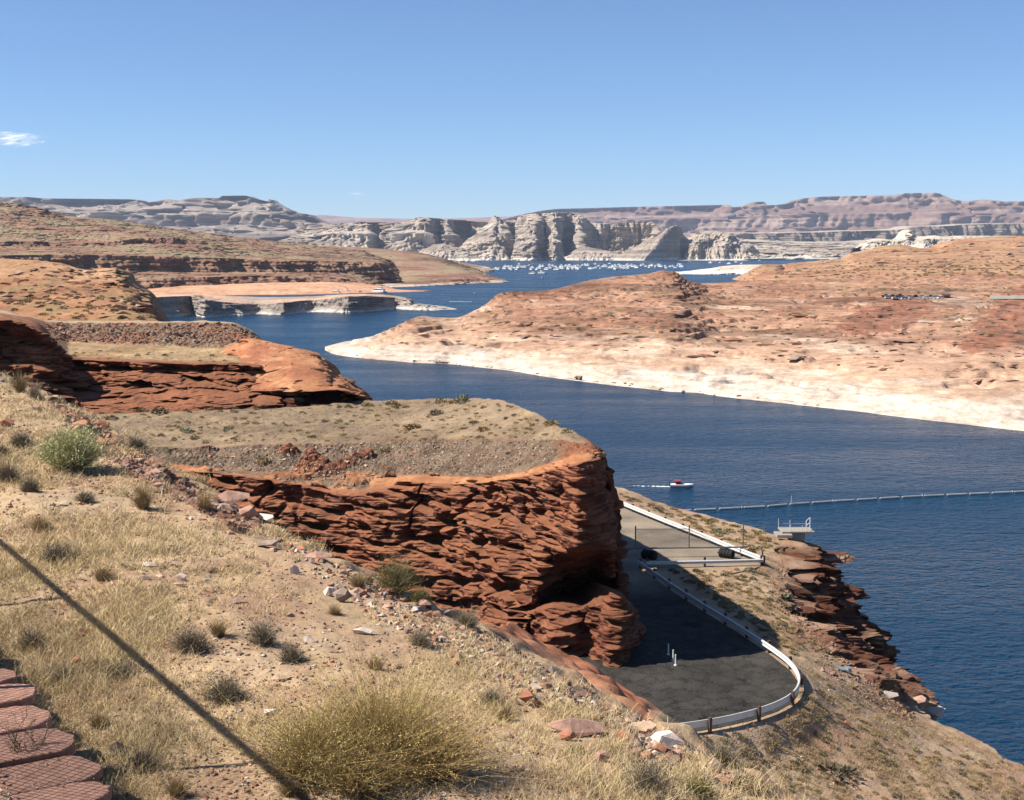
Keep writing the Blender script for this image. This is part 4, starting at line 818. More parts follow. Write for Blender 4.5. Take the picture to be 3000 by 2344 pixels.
M_RAIL = plain('galvanised_rail', (.56, .55, .53), .5, .15, .5, noise_s=2.0, var=.12)
M_POST = plain('brown_timber', (.085, .05, .035), .85, noise_s=3, var=.3)
M_STEEL = plain('grey_steel', (.16, .165, .17), .5, .4, .4, noise_s=4, var=.2)
M_WIRE = plain('fence_wire', (.10, .10, .10), .5, .3)
M_RUB = plain('black_rubber', (.012, .012, .013), .8, noise_s=8, var=.3)
M_CONC = plain('pale_concrete', (.28, .25, .205), .9, noise_s=2.5, var=.2, bump=.3)
M_WHITE = plain('white_paint', (.72, .72, .70), .45, noise_s=3, var=.08)
M_GALV = plain('light_grey_paint', (.5, .52, .53), .5, noise_s=3, var=.1)

def guardrail(label, pts, z=40.06, spacing=3.8, side=1, zb=.34, h=.46):
    P = smoothp([onz(a, b, z) for a, b in pts], .8, 3); root = empty('guardrail', P[0])
    m = MB(); t = zb + h; prof = [(-.05, zb), (.02, zb), (.09, zb + h * .2), (.03, zb + h * .5), (.09, zb + h * .8), (.02, t), (-.05, t), (-.02, zb + h * .5)]
    prof = [(a * -side, b) for a, b in prof]
    m.sweep([p - P[0] for p in P], prof); m.build('beam', M_RAIL, root)
    L = np.r_[0, np.cumsum(np.linalg.norm(np.diff(P, axis=0), axis=1))]
    for q in np.linspace(.15, L[-1] - .15, max(2, int(L[-1] / spacing) + 1)):
        p = np.array([np.interp(q, L, P[:, k]) for k in range(3)]); i = min(np.searchsorted(L, q), len(P) - 1); d = P[min(i + 1, len(P) - 1)] - P[max(i - 1, 0)]
        a = math.atan2(d[1], d[0]); s = np.array((d[1], -d[0], 0)) / np.linalg.norm(d)
        b = MB(); b.box(p - P[0] + s * .16 * side + (0, 0, .30), (.18, .2, 1.2), a); b.build('post', M_POST, root)
    tag(root, label, 'guardrail', 'guardrails along the service road'); return root
guardrail('long straight white guardrail beyond the wire gate, along the far edge of the road', [(1690, 1431), (1768, 1465), (1860, 1504), (1960, 1545), (2060, 1585), (2150, 1622), (2236, 1656)], side=-1, zb=.3, h=.48)
guardrail('short guardrail crossing in front of the wire gate with dark posts', [(1893, 1664), (2005, 1662), (2120, 1659), (2236, 1656)], side=-1, spacing=4.0, zb=.3, h=.32)
guardrail('white guardrail running down the road and curving round the near bend', [(1870, 1664), (1967, 1733), (2060, 1793), (2150, 1848), (2262, 1922), (2316, 1963), (2342, 2001), (2344, 2030), (2323, 2061), (2279, 2087), (2200, 2114), (2100, 2137), (2000, 2152), (1900, 2163)], side=-1, zb=.32, h=.42)

# ---- wire gate standing on rollers of tyres
def gate():
    g0 = onz(1846, 1634, 40.06); g1 = onz(2188, 1630, 40.06); root = empty('wire_gate', g0)
    d = g1 - g0; L = np.linalg.norm(d); e = d / L; W = lambda s, h: tuple(e * s + np.array((0, 0, h)))
    sx = lambda u: (u - 1846) / (2188 - 1846) * L
    zb = .92; m = MB(); m.tube([W(0, zb), W(L, zb)], .085, 8); m.build('bottom_beam', M_STEEL, root)
    tops = 3.15; ps = [sx(1861), sx(2018), sx(2176)]
    for s in ps: m = MB(); m.tube([W(s, zb), W(s, tops)], .065, 8); m.build('post', M_STEEL, root)
    m = MB(); m.tube([W(ps[0], 2.82), W(ps[1], 2.80)], .03, 6); m.tube([W(ps[1], 2.80), W(ps[1] + (ps[2] - ps[1]) * .55, zb + .25)], .02, 5); m.build('top_wire', M_STEEL, root)
    m = MB(); st = .16
    for sgn in (1, -1):
        for a0 in np.arange(ps[0] - 2.2, ps[1] + 2.2, st):
            s0, s1 = (a0, a0 + 1.85) if sgn > 0 else (a0 + 1.85, a0); h0, h1 = zb + .05, zb + .05 + 1.85
            t0, t1 = 0.0, 1.0
            for lo, hi in ((ps[0], ps[1]),):
                dd = s1 - s0; ta, tb = (lo - s0) / dd, (hi - s0) / dd; ta, tb = min(ta, tb), max(ta, tb); t0, t1 = max(t0, ta), min(t1, tb)
            if t1 - t0 > .03: m.tube([W(s0 + (s1 - s0) * t0, h0 + (h1 - h0) * t0), W(s0 + (s1 - s0) * t1, h0 + (h1 - h0) * t1)], .013, 3, False)
        for a0 in np.arange(ps[1] - 2.2, ps[2] + .2, st):
            s0, s1 = (a0, a0 + 1.85) if sgn > 0 else (a0 + 1.85, a0); n = 10
            q = [(s0 + (s1 - s0) * k / n, 1.85 * k / n) for k in range(n + 1)]
            q = [(s, h) for s, h in q if ps[1] <= s <= ps[2] and h <= 1.85 * max(0, 1 - (s - ps[1]) / (ps[2] - ps[1]) / .55)]
            if len(q) > 1: m.tube([W(q[0][0], zb + .05 + q[0][1]), W(q[-1][0], zb + .05 + q[-1][1])], .008, 3, False)
    m.build('wire_mesh', M_WIRE, root)
    m = MB(); m.box(W(-.25, zb - .05), (.5, .16, .34), math.atan2(e[1], e[0])); m.build('latch', M_STEEL, root)
    tag(root, 'long grey wire mesh gate panel standing on black tyre rollers', 'gate')
gate()
def tyre_mesh(name, parent, off, ax, R1=.43, R0=.22, w=.36):
    m = MB(); V = []; n = 20; ax = Vector(ax).normalized(); a = ax.cross(Vector((0, 0, 1))).normalized(); b = Vector((0, 0, 1))
    prof = [(R0, -.7), (R0 + .08, -1), (R1 - .06, -1), (R1, -.72), (R1 + .012, -.3), (R1 - .012, 0), (R1 + .012, .3), (R1, .72), (R1 - .06, 1), (R0 + .08, 1), (R0, .7)]
    for k in range(n):
        t = 2 * math.pi * k / n
        V += [Vector(off) + (a * math.cos(t) + b * math.sin(t)) * r + ax * (q * w / 2) for r, q in prof]
    p = len(prof); Fc = [(k * p + i, k * p + (i + 1) % p, ((k + 1) % n) * p + (i + 1) % p, ((k + 1) % n) * p + i) for k in range(n) for i in range(p)]
    return m.add(V, Fc).build(name, M_RUB, parent)
for u_, v_, lab in ((1900, 1637, 'black tyre roller under the left end of the wire gate'), (2126, 1634, 'black tyre roller under the right end of the wire gate')):
    p = onz(u_, v_, 40.06); root = empty('tyre_roller', p); ax = (.82, -.57, 0)
    for k in range(4): tyre_mesh('tyre', root, np.array(ax) * (k * .36 - .45) + (0, 0, .43), ax)
    m = MB(); m.tube([np.array(ax) * -.9 + (0, 0, .43), np.array(ax) * .9 + (0, 0, .43)], .06, 8); m.build('axle', M_STEEL, root)
    tag(root, lab, 'tyre roller', 'tyre rollers under the gate')
# ---- three thin marker posts in the shade
for u_, v_, lab in ((1958, 1918, 'pale marker post in the dark shade, farthest of three beside the road'), (1972, 1936, 'pale marker post in the dark shade, middle of three beside the road'), (1979, 1950, 'pale marker post in the dark shade, nearest of three beside the road')):
    p = onz(u_, v_, 40.06); root = empty('marker_post', p)
    m = MB(); m.tube([(0, 0, 0), (0, 0, .82)], .045, 8); m.build('post', M_WHITE, root)
    m = MB(); m.tube([(0, 0, 0), (0, 0, .06)], .12, 8); m.build('base', M_WHITE, root)
    m = MB(); m.tube([(0, 0, .66), (0, 0, .78)], .05, 8); m.build('band', M_GALV, root)
    tag(root, lab, 'marker post', 'marker posts beside the shaded road')

# ---- railed concrete deck on the rim
def deck():
    c = onz(2290, 1578, 39.5); sc = c[1] / F; root = empty('viewing_deck', c)
    X = lambda u: (u - 2290) * sc; Z = lambda v: (1578 - v) * sc
    m = MB(); m.box((X(2336), .6, Z(1556)), ((2388 - 2292) * sc, 2.4, .18)); m.build('deck_slab', M_CONC, root, bevel=.02)
    m = MB(); m.box((X(2292), -.35, Z(1564)), ((2314 - 2268) * sc, 1.9, .34)); m.build('step_block', M_CONC, root, bevel=.03)
    m = MB(); m.box((X(2336), .5, Z(1572)), ((2360 - 2316) * sc, 1.6, .8)); m.build('support_block', M_CONC, root, bevel=.03)
    zt = Z(1552)
    for u_, vt, yy in ((2288, 1526, 1.5), (2313, 1533, -.5), (2323, 1531, 1.6), (2348, 1535, -.5)):
        m = MB(); m.tube([(X(u_), yy, zt - .1), (X(u_), yy, Z(vt))], .032, 6); m.build('rail_post', M_GALV, root)
    m = MB(); a, b, z1, z2 = X(2359), X(2384), Z(1522), Z(1537)
    m.tube([(a, -.5, zt - .1), (a, -.5, z1), (b, 1.7, z1 - .05), (b, 1.7, zt - .1)], .045, 6); m.tube([(a, -.5, z2), (b, 1.7, z2 - .05)], .04, 6); m.build('end_railing', M_WHITE, root)
    m = MB(); m.tube([(X(2288), 1.55, Z(1540)), (X(2323), 1.6, Z(1541)), (X(2384), 1.7, Z(1543))], .014, 5); m.build('cable_rail', M_GALV, root)
    tag(root, 'small concrete deck with thin white railings on the rim over the lake', 'deck')
deck()
# ---- scraps on the shelf
def on(u_, v_, *k): return hit(u_, v_, k or None)
p = on(2462, 1962, 'shelf')
if p:
    m = MB(); m.box((0, 0, .12), (1.2, .55, .05), .1); m.box((.62, .1, .16), (.3, .4, .2), .4); o = m.build('metal_sheet', plain('blue_grey_metal', (.3, .34, .38), .45, .5)); o.location = p; o.rotation_euler = (.15, .1, -.2)
    tag(o, 'bent blue grey metal sheet lying among the red stones', 'metal sheet')

# ---- floating log boom across the water
def boom():
    pts = [onz(u_, v_, 0.0) for u_, v_ in ((1960, 1501), (2020, 1497), (2240, 1486), (2330, 1478), (2480, 1468), (2700, 1455), (3000, 1442), (3200, 1432))]
    P = resample(pts, .5); L = np.r_[0, np.cumsum(np.linalg.norm(np.diff(P, axis=0), axis=1))]; at_ = lambda q: np.array([np.interp(q, L, P[:, k]) for k in range(3)])
    root = empty('log_boom', P[0]); q = 0.0; k = 0; rng = random.Random(4)
    M_F = plain('weathered_float', (.25, .26, .27), .7, noise_s=1, var=.2)
    while q + 7 < L[-1]:
        a, b = at_(q + .3), at_(q + 6.6); m = MB(); n = 5
        m.tube([a + (b - a) * t - P[0] + np.array((0, 0, .16)) for t in (0, .03, .5, .97, 1)], [.2, .33, .33, .33, .2], 8); m.build('float', M_F, root)
        if k % 4 == 2: m = MB(); m.tube([at_(q + 6.9) - P[0] + (0, 0, -.1), at_(q + 6.9) - P[0] + (0, 0, .55)], .22, 7); m.build('link_buoy', M_GALV, root)
        q += 7.1; k += 1
    m = MB(); p = onz(2318, 1479, 0) - P[0]; m.tube([p, p + (0, 0, 2.6)], .05, 5); m.build('marker_pole', M_WHITE, root)
    m = MB(); m.tube([p_ - P[0] + np.array((0, 0, .1)) for p_ in P[::6]], .035, 4); m.build('cable', M_STEEL, root)
    tag(root, 'long line of grey floating logs strung across the lake', 'log boom')
boom()

# ---- boats
M_HULL = plain('white_gelcoat', (.78, .78, .77), .3, noise_s=2, var=.05)
M_RED = plain('red_canvas', (.30, .02, .025), .7, noise_s=4, var=.2)
M_DARKGL = plain('dark_glass', (.02, .025, .03), .15, 0, .5)
def loft_mesh(secs):
    m = MB(); n = len(secs[0]); V = [p for s in secs for p in s]
    Fc = [(i * n + k, i * n + k + 1, (i + 1) * n + k + 1, (i + 1) * n + k) for i in range(len(secs) - 1) for k in range(n - 1)]
    return m.add(V, Fc)
def hull(L, W, H, nose=.32):
    secs = []
    for t in np.linspace(0, 1, 13):
        x = t * L - L / 2; q = 1 - max(0, (t - (1 - nose)) / nose) ** 2.0; w = W / 2 * max(q, .02) * (.92 + .08 * min(1, t * 5)); k = H * (1 + .25 * max(0, t - .4)); rise = H * .55 * max(0, (t - .7) / .3) ** 2
        secs.append([(x, -w, k), (x, -w * 1.0, k * .75), (x, -w * .86, .12 + rise), (x, 0, -.28 + rise), (x, w * .86, .12 + rise), (x, w, k * .75), (x, w, k)])
    return secs
def motorboat():
    p = onz(1998, 1427, 0.0); root = empty('motorboat', p, R(-6)); s = hull(6.9, 2.4, .85)
    m = loft_mesh(s); n = len(s[0]); m.add([q for a in s for q in (a[0], a[-1])], [(2 * i, 2 * i + 1, 2 * i + 3, 2 * i + 2) for i in range(len(s) - 1)] ); m.F.append(tuple(range(7))); m.build('hull', M_HULL, root)
    m = MB()
    for sd_ in (0, 6):
        m.add([(q[sd_][0], q[sd_][1] * 1.012, q[sd_][2] * f - (0.02 if f < 1 else .0)) for q in s[1:] for f in (.50, .34)], [(2 * i, 2 * i + 2, 2 * i + 3, 2 * i + 1) for i in range(len(s) - 2)])
    m.build('hull_stripe', M_RED, root)
    m = MB(); m.tube([(-1.9, 0, 1.0), (-.1, 0, 1.02)], [.55, .5], 4); m.build('cockpit_seat', M_RED, root)
    m = MB(); m.add([(-2.3, -1.05, 2.0), (-.5, -1.05, 2.1), (-.5, 0, 2.28), (-2.3, 0, 2.2), (-.5, 1.05, 2.1), (-2.3, 1.05, 2.0), (-2.3, -1.05, 1.78), (-2.3, 1.05, 1.78)], [(0, 1, 2, 3), (3, 2, 4, 5), (0, 3, 5, 7, 6)]); m.build('canopy', M_RED, root)
    for x_, y_ in ((-2.2, -1), (-2.2, 1), (-.6, -1), (-.6, 1)): MB().tube([(x_ + .4, y_, .8), (x_, y_, 2.04)], .025, 5).build('canopy_strut', M_STEEL, root)
    m = MB(); m.add([(.35, -.95, .95), (.0, -.9, 1.5), (.0, .9, 1.5), (.35, .95, .95)], [(0, 1, 2, 3)]); m.build('windscreen', M_DARKGL, root)
    m = MB(); m.box((-3.55, 0, .6), (.45, .5, .9)); m.build('outboard_motor', M_RUB, root)
    tag(root, 'small white motorboat with a red canopy crossing the dark water', 'motorboat')
    rng = random.Random(8); m = MB(); nv = 26; V = []
    for i in range(nv + 1):
        t = i / nv; x_ = -3.4 - t * 13; w_ = .35 + .9 * t; j = rng.uniform(-.2, .2)
        V += [(x_, -w_ * (.5 + .2 * rng.random()) + j, .06), (x_, w_ * (.5 + .2 * rng.random()) + j, .06)]
    o = MB()
    for i in range(60):
        t = rng.random() ** 1.6; x_ = -3.2 - t * 11; y_ = rng.uniform(-.7, .7) * (.4 + t); r_ = rng.uniform(.12, .5) * (1 - .6 * t); o.add([(x_ - r_ * 2, y_, .05), (x_, y_ - r_ * .5, .05), (x_ + r_ * 1.6, y_, .05), (x_, y_ + r_ * .5, .05), (x_, y_, .05 + r_ * .35)], [(0, 1, 4), (1, 2, 4), (2, 3, 4), (3, 0, 4)])
    ob = o.build('wake', plain('white_foam', (.72, .76, .78), .8)); ob.location = p; ob.rotation_euler = (0, 0, R(-6)); tag(ob, 'white foam wake behind the motorboat', kind='stuff')
motorboat()

def houseboat(L=18, W=5, seed=0):
    rng = random.Random(seed); root = empty('houseboat')
    m = loft_mesh(hull(L, W, 1.0, .2)); s = hull(L, W, 1.0, .2); m.add([q for a in s for q in (a[0], a[-1])], [(2 * i, 2 * i + 1, 2 * i + 3, 2 * i + 2) for i in range(len(s) - 1)]); m.build('hull', M_HULL, root)
    m = MB(); m.box((-L * .04, 0, 2.2), (L * .68, W * .8, 2.4)); m.build('cabin', M_HULL, root)
    m = MB(); m.box((-L * .04, 0, 2.5), (L * .6, W * .81, .8)); m.build('window_band', M_DARKGL, root)
    m = MB(); m.box((-L * .03, 0, 3.5), (L * .8, W * .95, .18)); m.build('roof_deck', M_HULL, root)
    m = MB(); m.box((L * .05 * rng.choice((-1, 1)), 0, 4.5), (L * .24, W * .6, 1.5)); m.build('flybridge', M_HULL, root)
    m = MB(); m.box((L * .05, 0, 5.5), (L * .34, W * .8, .14)); m.build('awning', plain('blue_awning', (.06, .10, .22), .8) if seed % 2 else M_GALV, root)
    return root
def copy_tree(o, parent=None):
    c = o.copy(); col.objects.link(c); c.parent = parent
    for ch in o.children: copy_tree(ch, c)
    return c
hb = [houseboat(19, 5.2, 0), houseboat(16, 4.8, 1)]; used = [False, False]
def place_boat(k, p, rz, label, group, sc=1.0):
    o = hb[k] if not used[k] else copy_tree(hb[k]); used[k] = True
    o.location = p; o.rotation_euler = (0, 0, rz); o.scale = (sc,) * 3; tag(o, label, 'houseboat', group); return o
G_B = 'houseboats on the lake'
place_boat(0, onz(985, 859, 0.3), -.6, 'white houseboat at the water edge of the orange beach, left of a pair', G_B)
place_boat(1, onz(1016, 857, 0.3), -.5, 'white houseboat at the water edge of the orange beach, right of a pair', G_B)
place_boat(0, onz(1112, 856, 0.3), -.5, 'large white houseboat moored at the right end of the orange beach', G_B, 1.5)
place_boat(1, onz(1054, 857, 0.3), .5, 'small white boat on the beach between the houseboats', G_B, .6)
place_boat(0, onz(1560, 803, 0.3), -.5, 'white houseboat alone in open water, left one of two', G_B, 1.2)
place_boat(1, onz(1588, 802, 0.3), -.45, 'white houseboat alone in open water, right one of two', G_B, 1.7)
place_boat(1, onz(1590, 815, 0.3), .3, 'tiny white boat in open water below the two lone houseboats', G_B, .5)
place_boat(1, onz(1392, 861, 0.3), 1.0, 'tiny white boat in the channel beyond the white floats', G_B, .35)
def float_dock(u_, v_, L, label):
    p = onz(u_, v_, 0); root = empty('floating_dock', p, .02); m = MB(); m.sweep([(-L / 2, 0, 0), (-L / 2 + .6, 0, 0), (L / 2 - .6, 0, 0), (L / 2, 0, 0)], [(-2.2, -.2), (2.2, -.2), (2.2, .75), (-2.2, .75)]); m.build('pontoon', M_HULL, root)
    for x_ in np.linspace(-L / 2 + 1, L / 2 - 1, 4): MB().box((x_, -1.9, 1.1), (.3, .3, .8)).build('bollard', M_GALV, root)
    tag(root, label, 'floating dock', 'white floats in the channel')
float_dock(1335, 885, 17, 'long low white float in the channel, left one of two'); float_dock(1368, 885.5, 13, 'low white float in the channel, right one of two')
rng = random.Random(21); n_m = 0
rows_m = [(1400, 1520, 787, 791, 10), (1480, 1700, 780, 792, 28), (1640, 1860, 778, 790, 34), (1800, 2005, 777, 787, 26), (1500, 2000, 773, 780, 10), (2080, 2180, 768, 774, 5)]
for u0_, u1_, v0_, v1_, n_ in rows_m:
    for i in range(n_):
        place_boat(rng.randrange(2), onz(u0_ + (u1_ - u0_) * (i + rng.random()) / n_, rng.uniform(v0_, v1_), .3), rng.choice((2.2, 2.35, -.85, 1.9)) + rng.uniform(-.15, .15), 'white houseboat moored in the crowded marina below the pale buttes', 'boats moored in the marina', rng.uniform(.85, 1.7))
def covered_dock(u_, v_, L):
    root = empty('covered_dock', onz(u_, v_, 0), rng.uniform(-.05, .05)); m = MB(); m.add([(-L / 2, -7, 4.5), (L / 2, -7, 4.5), (L / 2, 0, 6), (-L / 2, 0, 6), (L / 2, 7, 4.5), (-L / 2, 7, 4.5)], [(0, 1, 2, 3), (3, 2, 4, 5)]); m.build('roof', plain('dark_metal_roof', (.10, .11, .12), .6), root)
    for x_ in (-L / 2 + 1, L / 2 - 1):
        for y_ in (-6.5, 6.5): MB().box((x_, y_, 2.2), (.4, .4, 4.6)).build('post', M_GALV, root)
    m = MB(); m.box((0, 0, .4), (L, 3, .8)); m.build('walkway', M_GALV, root)
    tag(root, 'dark roofed boat dock among the white boats of the marina', 'covered dock', 'covered docks in the marina')
for u_, v_, L in ((1572, 777, 42), (1600, 776.5, 36), (1725, 777.5, 40), (1760, 776.5, 30), (1690, 784, 30), (1850, 779, 40), (1930, 784, 34)): covered_dock(u_, v_, L)

# ---- parked cars and a hut across the water
CARC = [(.75, .75, .74), (.03, .03, .035), (.4, .4, .41), (.10, .12, .16), (.6, .58, .52)]
M_CAR = [plain('car_paint', c_, .3, .2, .5) for c_ in CARC]
def car(kind, mi):
    root = empty('parked_car'); L, W, H = (4.8, 1.9, 1.75) if kind == 0 else (5.8, 2.0, 1.85)
    pr = [(-L / 2, .35), (-L / 2, 1.0), (-L / 2 + .25, 1.1), (L * .28, 1.08), (L / 2 - .1, .95), (L / 2, .4)]
    m = MB(); m.sweep([(0, -W / 2, 0), (0, W / 2, 0)], [(a, b) for a, b in pr]); m.build('body', M_CAR[mi], root)
    a, b = (-L * .46, L * .22) if kind == 0 else (-L * .12, L * .24)
    m = MB(); m.add([(a, -W * .46, 1.05), (b + .5, -W * .46, 1.05), (b + .5, W * .46, 1.05), (a, W * .46, 1.05), (a + .25, -W * .38, H), (b - .1, -W * .38, H), (b - .1, W * .38, H), (a + .25, W * .38, H)], [(0, 1, 5, 4), (1, 2, 6, 5), (2, 3, 7, 6), (3, 0, 4, 7)]); m.build('windows', M_DARKGL, root)
    m = MB(); m.box(((a + b) / 2 + .07, 0, H + .03), (b - a - .3, W * .78, .07)); m.build('roof', M_CAR[mi], root)
    for x_ in (-L * .31, L * .31):
        for y_ in (-W / 2, W / 2): m = MB(); m.tube([(x_, y_ - .11, .34), (x_, y_ + .11, .34)], .34, 12); m.build('wheel', M_RUB, root)
    return root
protos = [car(k % 2, k) for k in range(5)]; pu_ = [False] * 5
rng = random.Random(31); CN = ['white', 'black', 'grey', 'dark blue', 'beige']
spots = [(2594, 869, 1), (2602, 874, 0), (2613, 870, 1), (2622, 876, 0), (2634, 869, 3), (2643, 873, 1), (2650, 877, 0), (2662, 872, 2), (2672, 876, 0), (2680, 871, 1), (2692, 876, 4), (2702, 872, 0), (2714, 876, 0), (2724, 872, 1), (2734, 876, 0), (2745, 873, 2), (2756, 875, 0)]
for u_, v_, mi in spots:
    p = on(u_, v_, 'pen')
    if not p: continue
    o = protos[mi] if not pu_[mi] else copy_tree(protos[mi]); pu_[mi] = True
    o.location = (p.x, p.y, p.z + .05); o.rotation_euler = (0, 0, rng.uniform(-.35, .35) + rng.choice((0, 3.14))); o.scale = (1.25,) * 3
    tag(o, CN[mi] + ' car parked in the row on the bare bank across the water', 'car', 'cars parked across the water')
for i, pr_ in enumerate(protos):
    if not pu_[i]:
        for ch in list(pr_.children): bpy.data.objects.remove(ch)
        bpy.data.objects.remove(pr_)
p = on(2772, 873, 'pen')
if p:
    root = empty('hut', p); m = MB(); m.box((0, 0, 1.2), (6, 4, 2.6)); m.build('wall', plain('brown_boards', (.12, .065, .045), .8), root)
    m = MB(); m.add([(-4, -3, 2.5), (4, -3, 2.5), (4, 0, 3.7), (-4, 0, 3.7), (4, 3, 2.5), (-4, 3, 2.5)], [(0, 1, 2, 3), (3, 2, 4, 5)]); m.build('roof', plain('brown_roof', (.09, .05, .04), .8), root)
    m = MB(); m.tube([(-2, 0, 3), (-2, 0, 5.2)], .2, 6); m.build('vent_pipe', M_STEEL, root); m = MB(); m.tube([(1.5, 0, 3), (1.5, 0, 5.6)], .2, 6); m.build('vent_pipe', M_STEEL, root)
    m = MB(); m.box((0, -2.03, 1.0), (1.1, .08, 2.1)); m.build('door', M_POST, root); tag(root, 'small brown hut with two vent pipes beside the parked cars', 'hut')
us_ = np.linspace(2900, 3300, 12); L0 = [on(a, 878, 'pen') for a in us_]; L1 = [on(a, 868, 'pen') for a in us_]
if all(L0) and all(L1):
    G = np.array([[tuple(q + Vector((0, 0, .7))) for q in L0], [tuple(q + Vector((0, 0, .9))) for q in L1]]); o = mesh_obj('pavement', G, grid_faces(2, 12), M_CONC); tag(o, 'pale concrete lot on the far right bank', kind='structure')
# ================================================================== plants, stones, wall and fence near the camera
def vcol_mat(name, var=.2, s=9.0, rough=.8, trans=0.0):
    m, n, b = nodes_of(name); a = nd(n, 'ShaderNodeVertexColor', layer_name='Col'); oi = nd(n, 'ShaderNodeObjectInfo')
    mr = nd(n, 'ShaderNodeMapRange'); mr.inputs['To Min'].default_value = 1 - var; mr.inputs['To Max'].default_value = 1 + var; n.links.new(oi.outputs['Random'], mr.inputs['Value'])
    geo = nd(n, 'ShaderNodeNewGeometry'); t = nd(n, 'ShaderNodeTexNoise'); t.inputs['Scale'].default_value = s; t.inputs['Detail'].default_value = 3; n.links.new(geo.outputs['Position'], t.inputs['Vector'])
    m2 = nd(n, 'ShaderNodeMapRange'); m2.inputs['From Min'].default_value = .3; m2.inputs['From Max'].default_value = .7; m2.inputs['To Min'].default_value = .8; m2.inputs['To Max'].default_value = 1.2; n.links.new(t.outputs['Fac'], m2.inputs['Value'])
    mu = nd(n, 'ShaderNodeMath', operation='MULTIPLY'); n.links.new(mr.outputs[0], mu.inputs[0]); n.links.new(m2.outputs[0], mu.inputs[1])
    vm = nd(n, 'ShaderNodeVectorMath', operation='SCALE'); n.links.new(a.outputs['Color'], vm.inputs[0]); n.links.new(mu.outputs[0], vm.inputs['Scale']); n.links.new(vm.outputs[0], b.inputs['Base Color'])
    b.inputs['Roughness'].default_value = rough; b.inputs['Specular IOR Level'].default_value = .15
    return m
M_PLANT = vcol_mat('dry_plant'); M_STONE = vcol_mat('loose_stone', .12, 14.0, .9)
RS = np.random.RandomState(7)
def unit(v): return v / (np.linalg.norm(v, axis=-1, keepdims=True) + 1e-9)
def strips(base, dirs, length, width, bend, rs, segs=3, up=.0):
    """n thin curved strips -> quads"""
    n = len(base); side = unit(np.cross(dirs, unit(rs.normal(size=(n, 3))))); pts = []
    for k in range(segs + 1):
        t = k / segs; p = base + dirs * (length * t)[:, None] + bend * (t * t * length)[:, None]
        wdt = width * (1 - .75 * t); pts += [p - side * wdt[:, None], p + side * wdt[:, None]]
    V = np.stack(pts, 1); m = 2 * (segs + 1); o = (np.arange(n) * m)[:, None]
    Fq = np.concatenate([o + np.array([2 * k, 2 * k + 1, 2 * k + 3, 2 * k + 2]) for k in range(segs)], 0)
    return V.reshape(-1, 3), Fq, m
def leaves(P, size, rs, elong=2.2, dirs=None):
    n = len(P); a = unit(rs.normal(size=(n, 3)) * .6 + (dirs if dirs is not None else 0)); b = unit(np.cross(a, rs.normal(size=(n, 3)))); s = size[:, None]
    V = np.stack((P - b * s * .5, P + a * s * elong * .5 - b * s * .15, P + a * s * elong, P + b * s * .5 + a * s * .3), 1)
    return V.reshape(-1, 3), np.arange(n * 4).reshape(n, 4)
def shrub_mesh(name, n, Rr, H, c0, c1, seed, stemw=.003, leaf=.012, nleaf=4, spread=1.0, flat=0.0, bendy=.25, segs=3):
    """a dome of fine stems with small leaf faces along their upper parts"""
    rs = np.random.RandomState(seed); ph = rs.rand(n) * 2 * np.pi; ct = rs.rand(n) ** .75 * spread
    th = ct * 1.35; dirs = np.stack((np.cos(ph) * np.sin(th), np.sin(ph) * np.sin(th), np.cos(th) + .12), 1); dirs = unit(dirs)
    L = 1.0 / np.sqrt((dirs[:, 0] ** 2 + dirs[:, 1] ** 2) / Rr ** 2 + dirs[:, 2] ** 2 / H ** 2)
    lob = 1 + .22 * noise(dirs[:, 0] * 2.1, dirs[:, 1] * 2.1, dirs[:, 2] * 2.1 + seed, seed)
    L = L * lob * (.55 + .5 * rs.rand(n)); base = np.stack((rs.normal(size=n) * Rr * .12, rs.normal(size=n) * Rr * .12, np.zeros(n) - .02), 1)
    bend = np.stack((rs.normal(size=n) * bendy, rs.normal(size=n) * bendy, rs.normal(size=n) * bendy * .4), 1)
    V, Fq, m = strips(base, dirs, L, np.full(n, stemw), bend, rs, segs)
    mixc = np.clip(.5 + .35 * rs.normal(size=n), 0, 1)[:, None]; cs = np.array(c0) * (1 - mixc) + np.array(c1) * mixc
    C = np.repeat(cs, m, 0); tt = np.tile(np.repeat(np.linspace(0, 1, segs + 1), 2), n)[:, None]
    C = C * tt + np.array((.22, .17, .11)) * (1 - tt)                # woody bases
    if nleaf:
        k = rs.randint(0, n, n * nleaf); t = .35 + .65 * rs.rand(n * nleaf) ** .7
        P = base[k] + dirs[k] * (L[k] * t)[:, None] + bend[k] * (t * t * L[k])[:, None]
        V2, F2 = leaves(P, leaf * (.6 + .8 * rs.rand(len(P))), rs, 2.4, dirs[k] * .8)
        C2 = np.repeat(cs[k] * (.8 + .4 * rs.rand(len(P)))[:, None], 4, 0); Fq = np.vstack((Fq, F2 + len(V))); V = np.vstack((V, V2)); C = np.vstack((C, C2))
    o = mesh_obj(name, V, Fq, M_PLANT, colors=C); return o
def far_shrub(name, Rr, H, c0, c1, seed, n=170):
    rs = np.random.RandomState(seed); d = unit(rs.normal(size=(n, 3))); d[:, 2] = np.abs(d[:, 2]); r = (.35 + .65 * rs.rand(n) ** .5) * (1 + .25 * noise(d[:, 0] * 2, d[:, 1] * 2, d[:, 2] * 2 + seed, seed))
    P = d * r[:, None] * np.array((Rr, Rr, H)); V, Fq = leaves(P, np.full(n, Rr * .22) * (.6 + .8 * rs.rand(n)), rs, 1.5, d * .8 + np.array((0, 0, .5)))
    mc = rs.rand(n)[:, None]; C = np.repeat(np.array(c0) * (1 - mc) + np.array(c1) * mc, 4, 0)
    return mesh_obj(name, V, Fq, M_PLANT, colors=C)
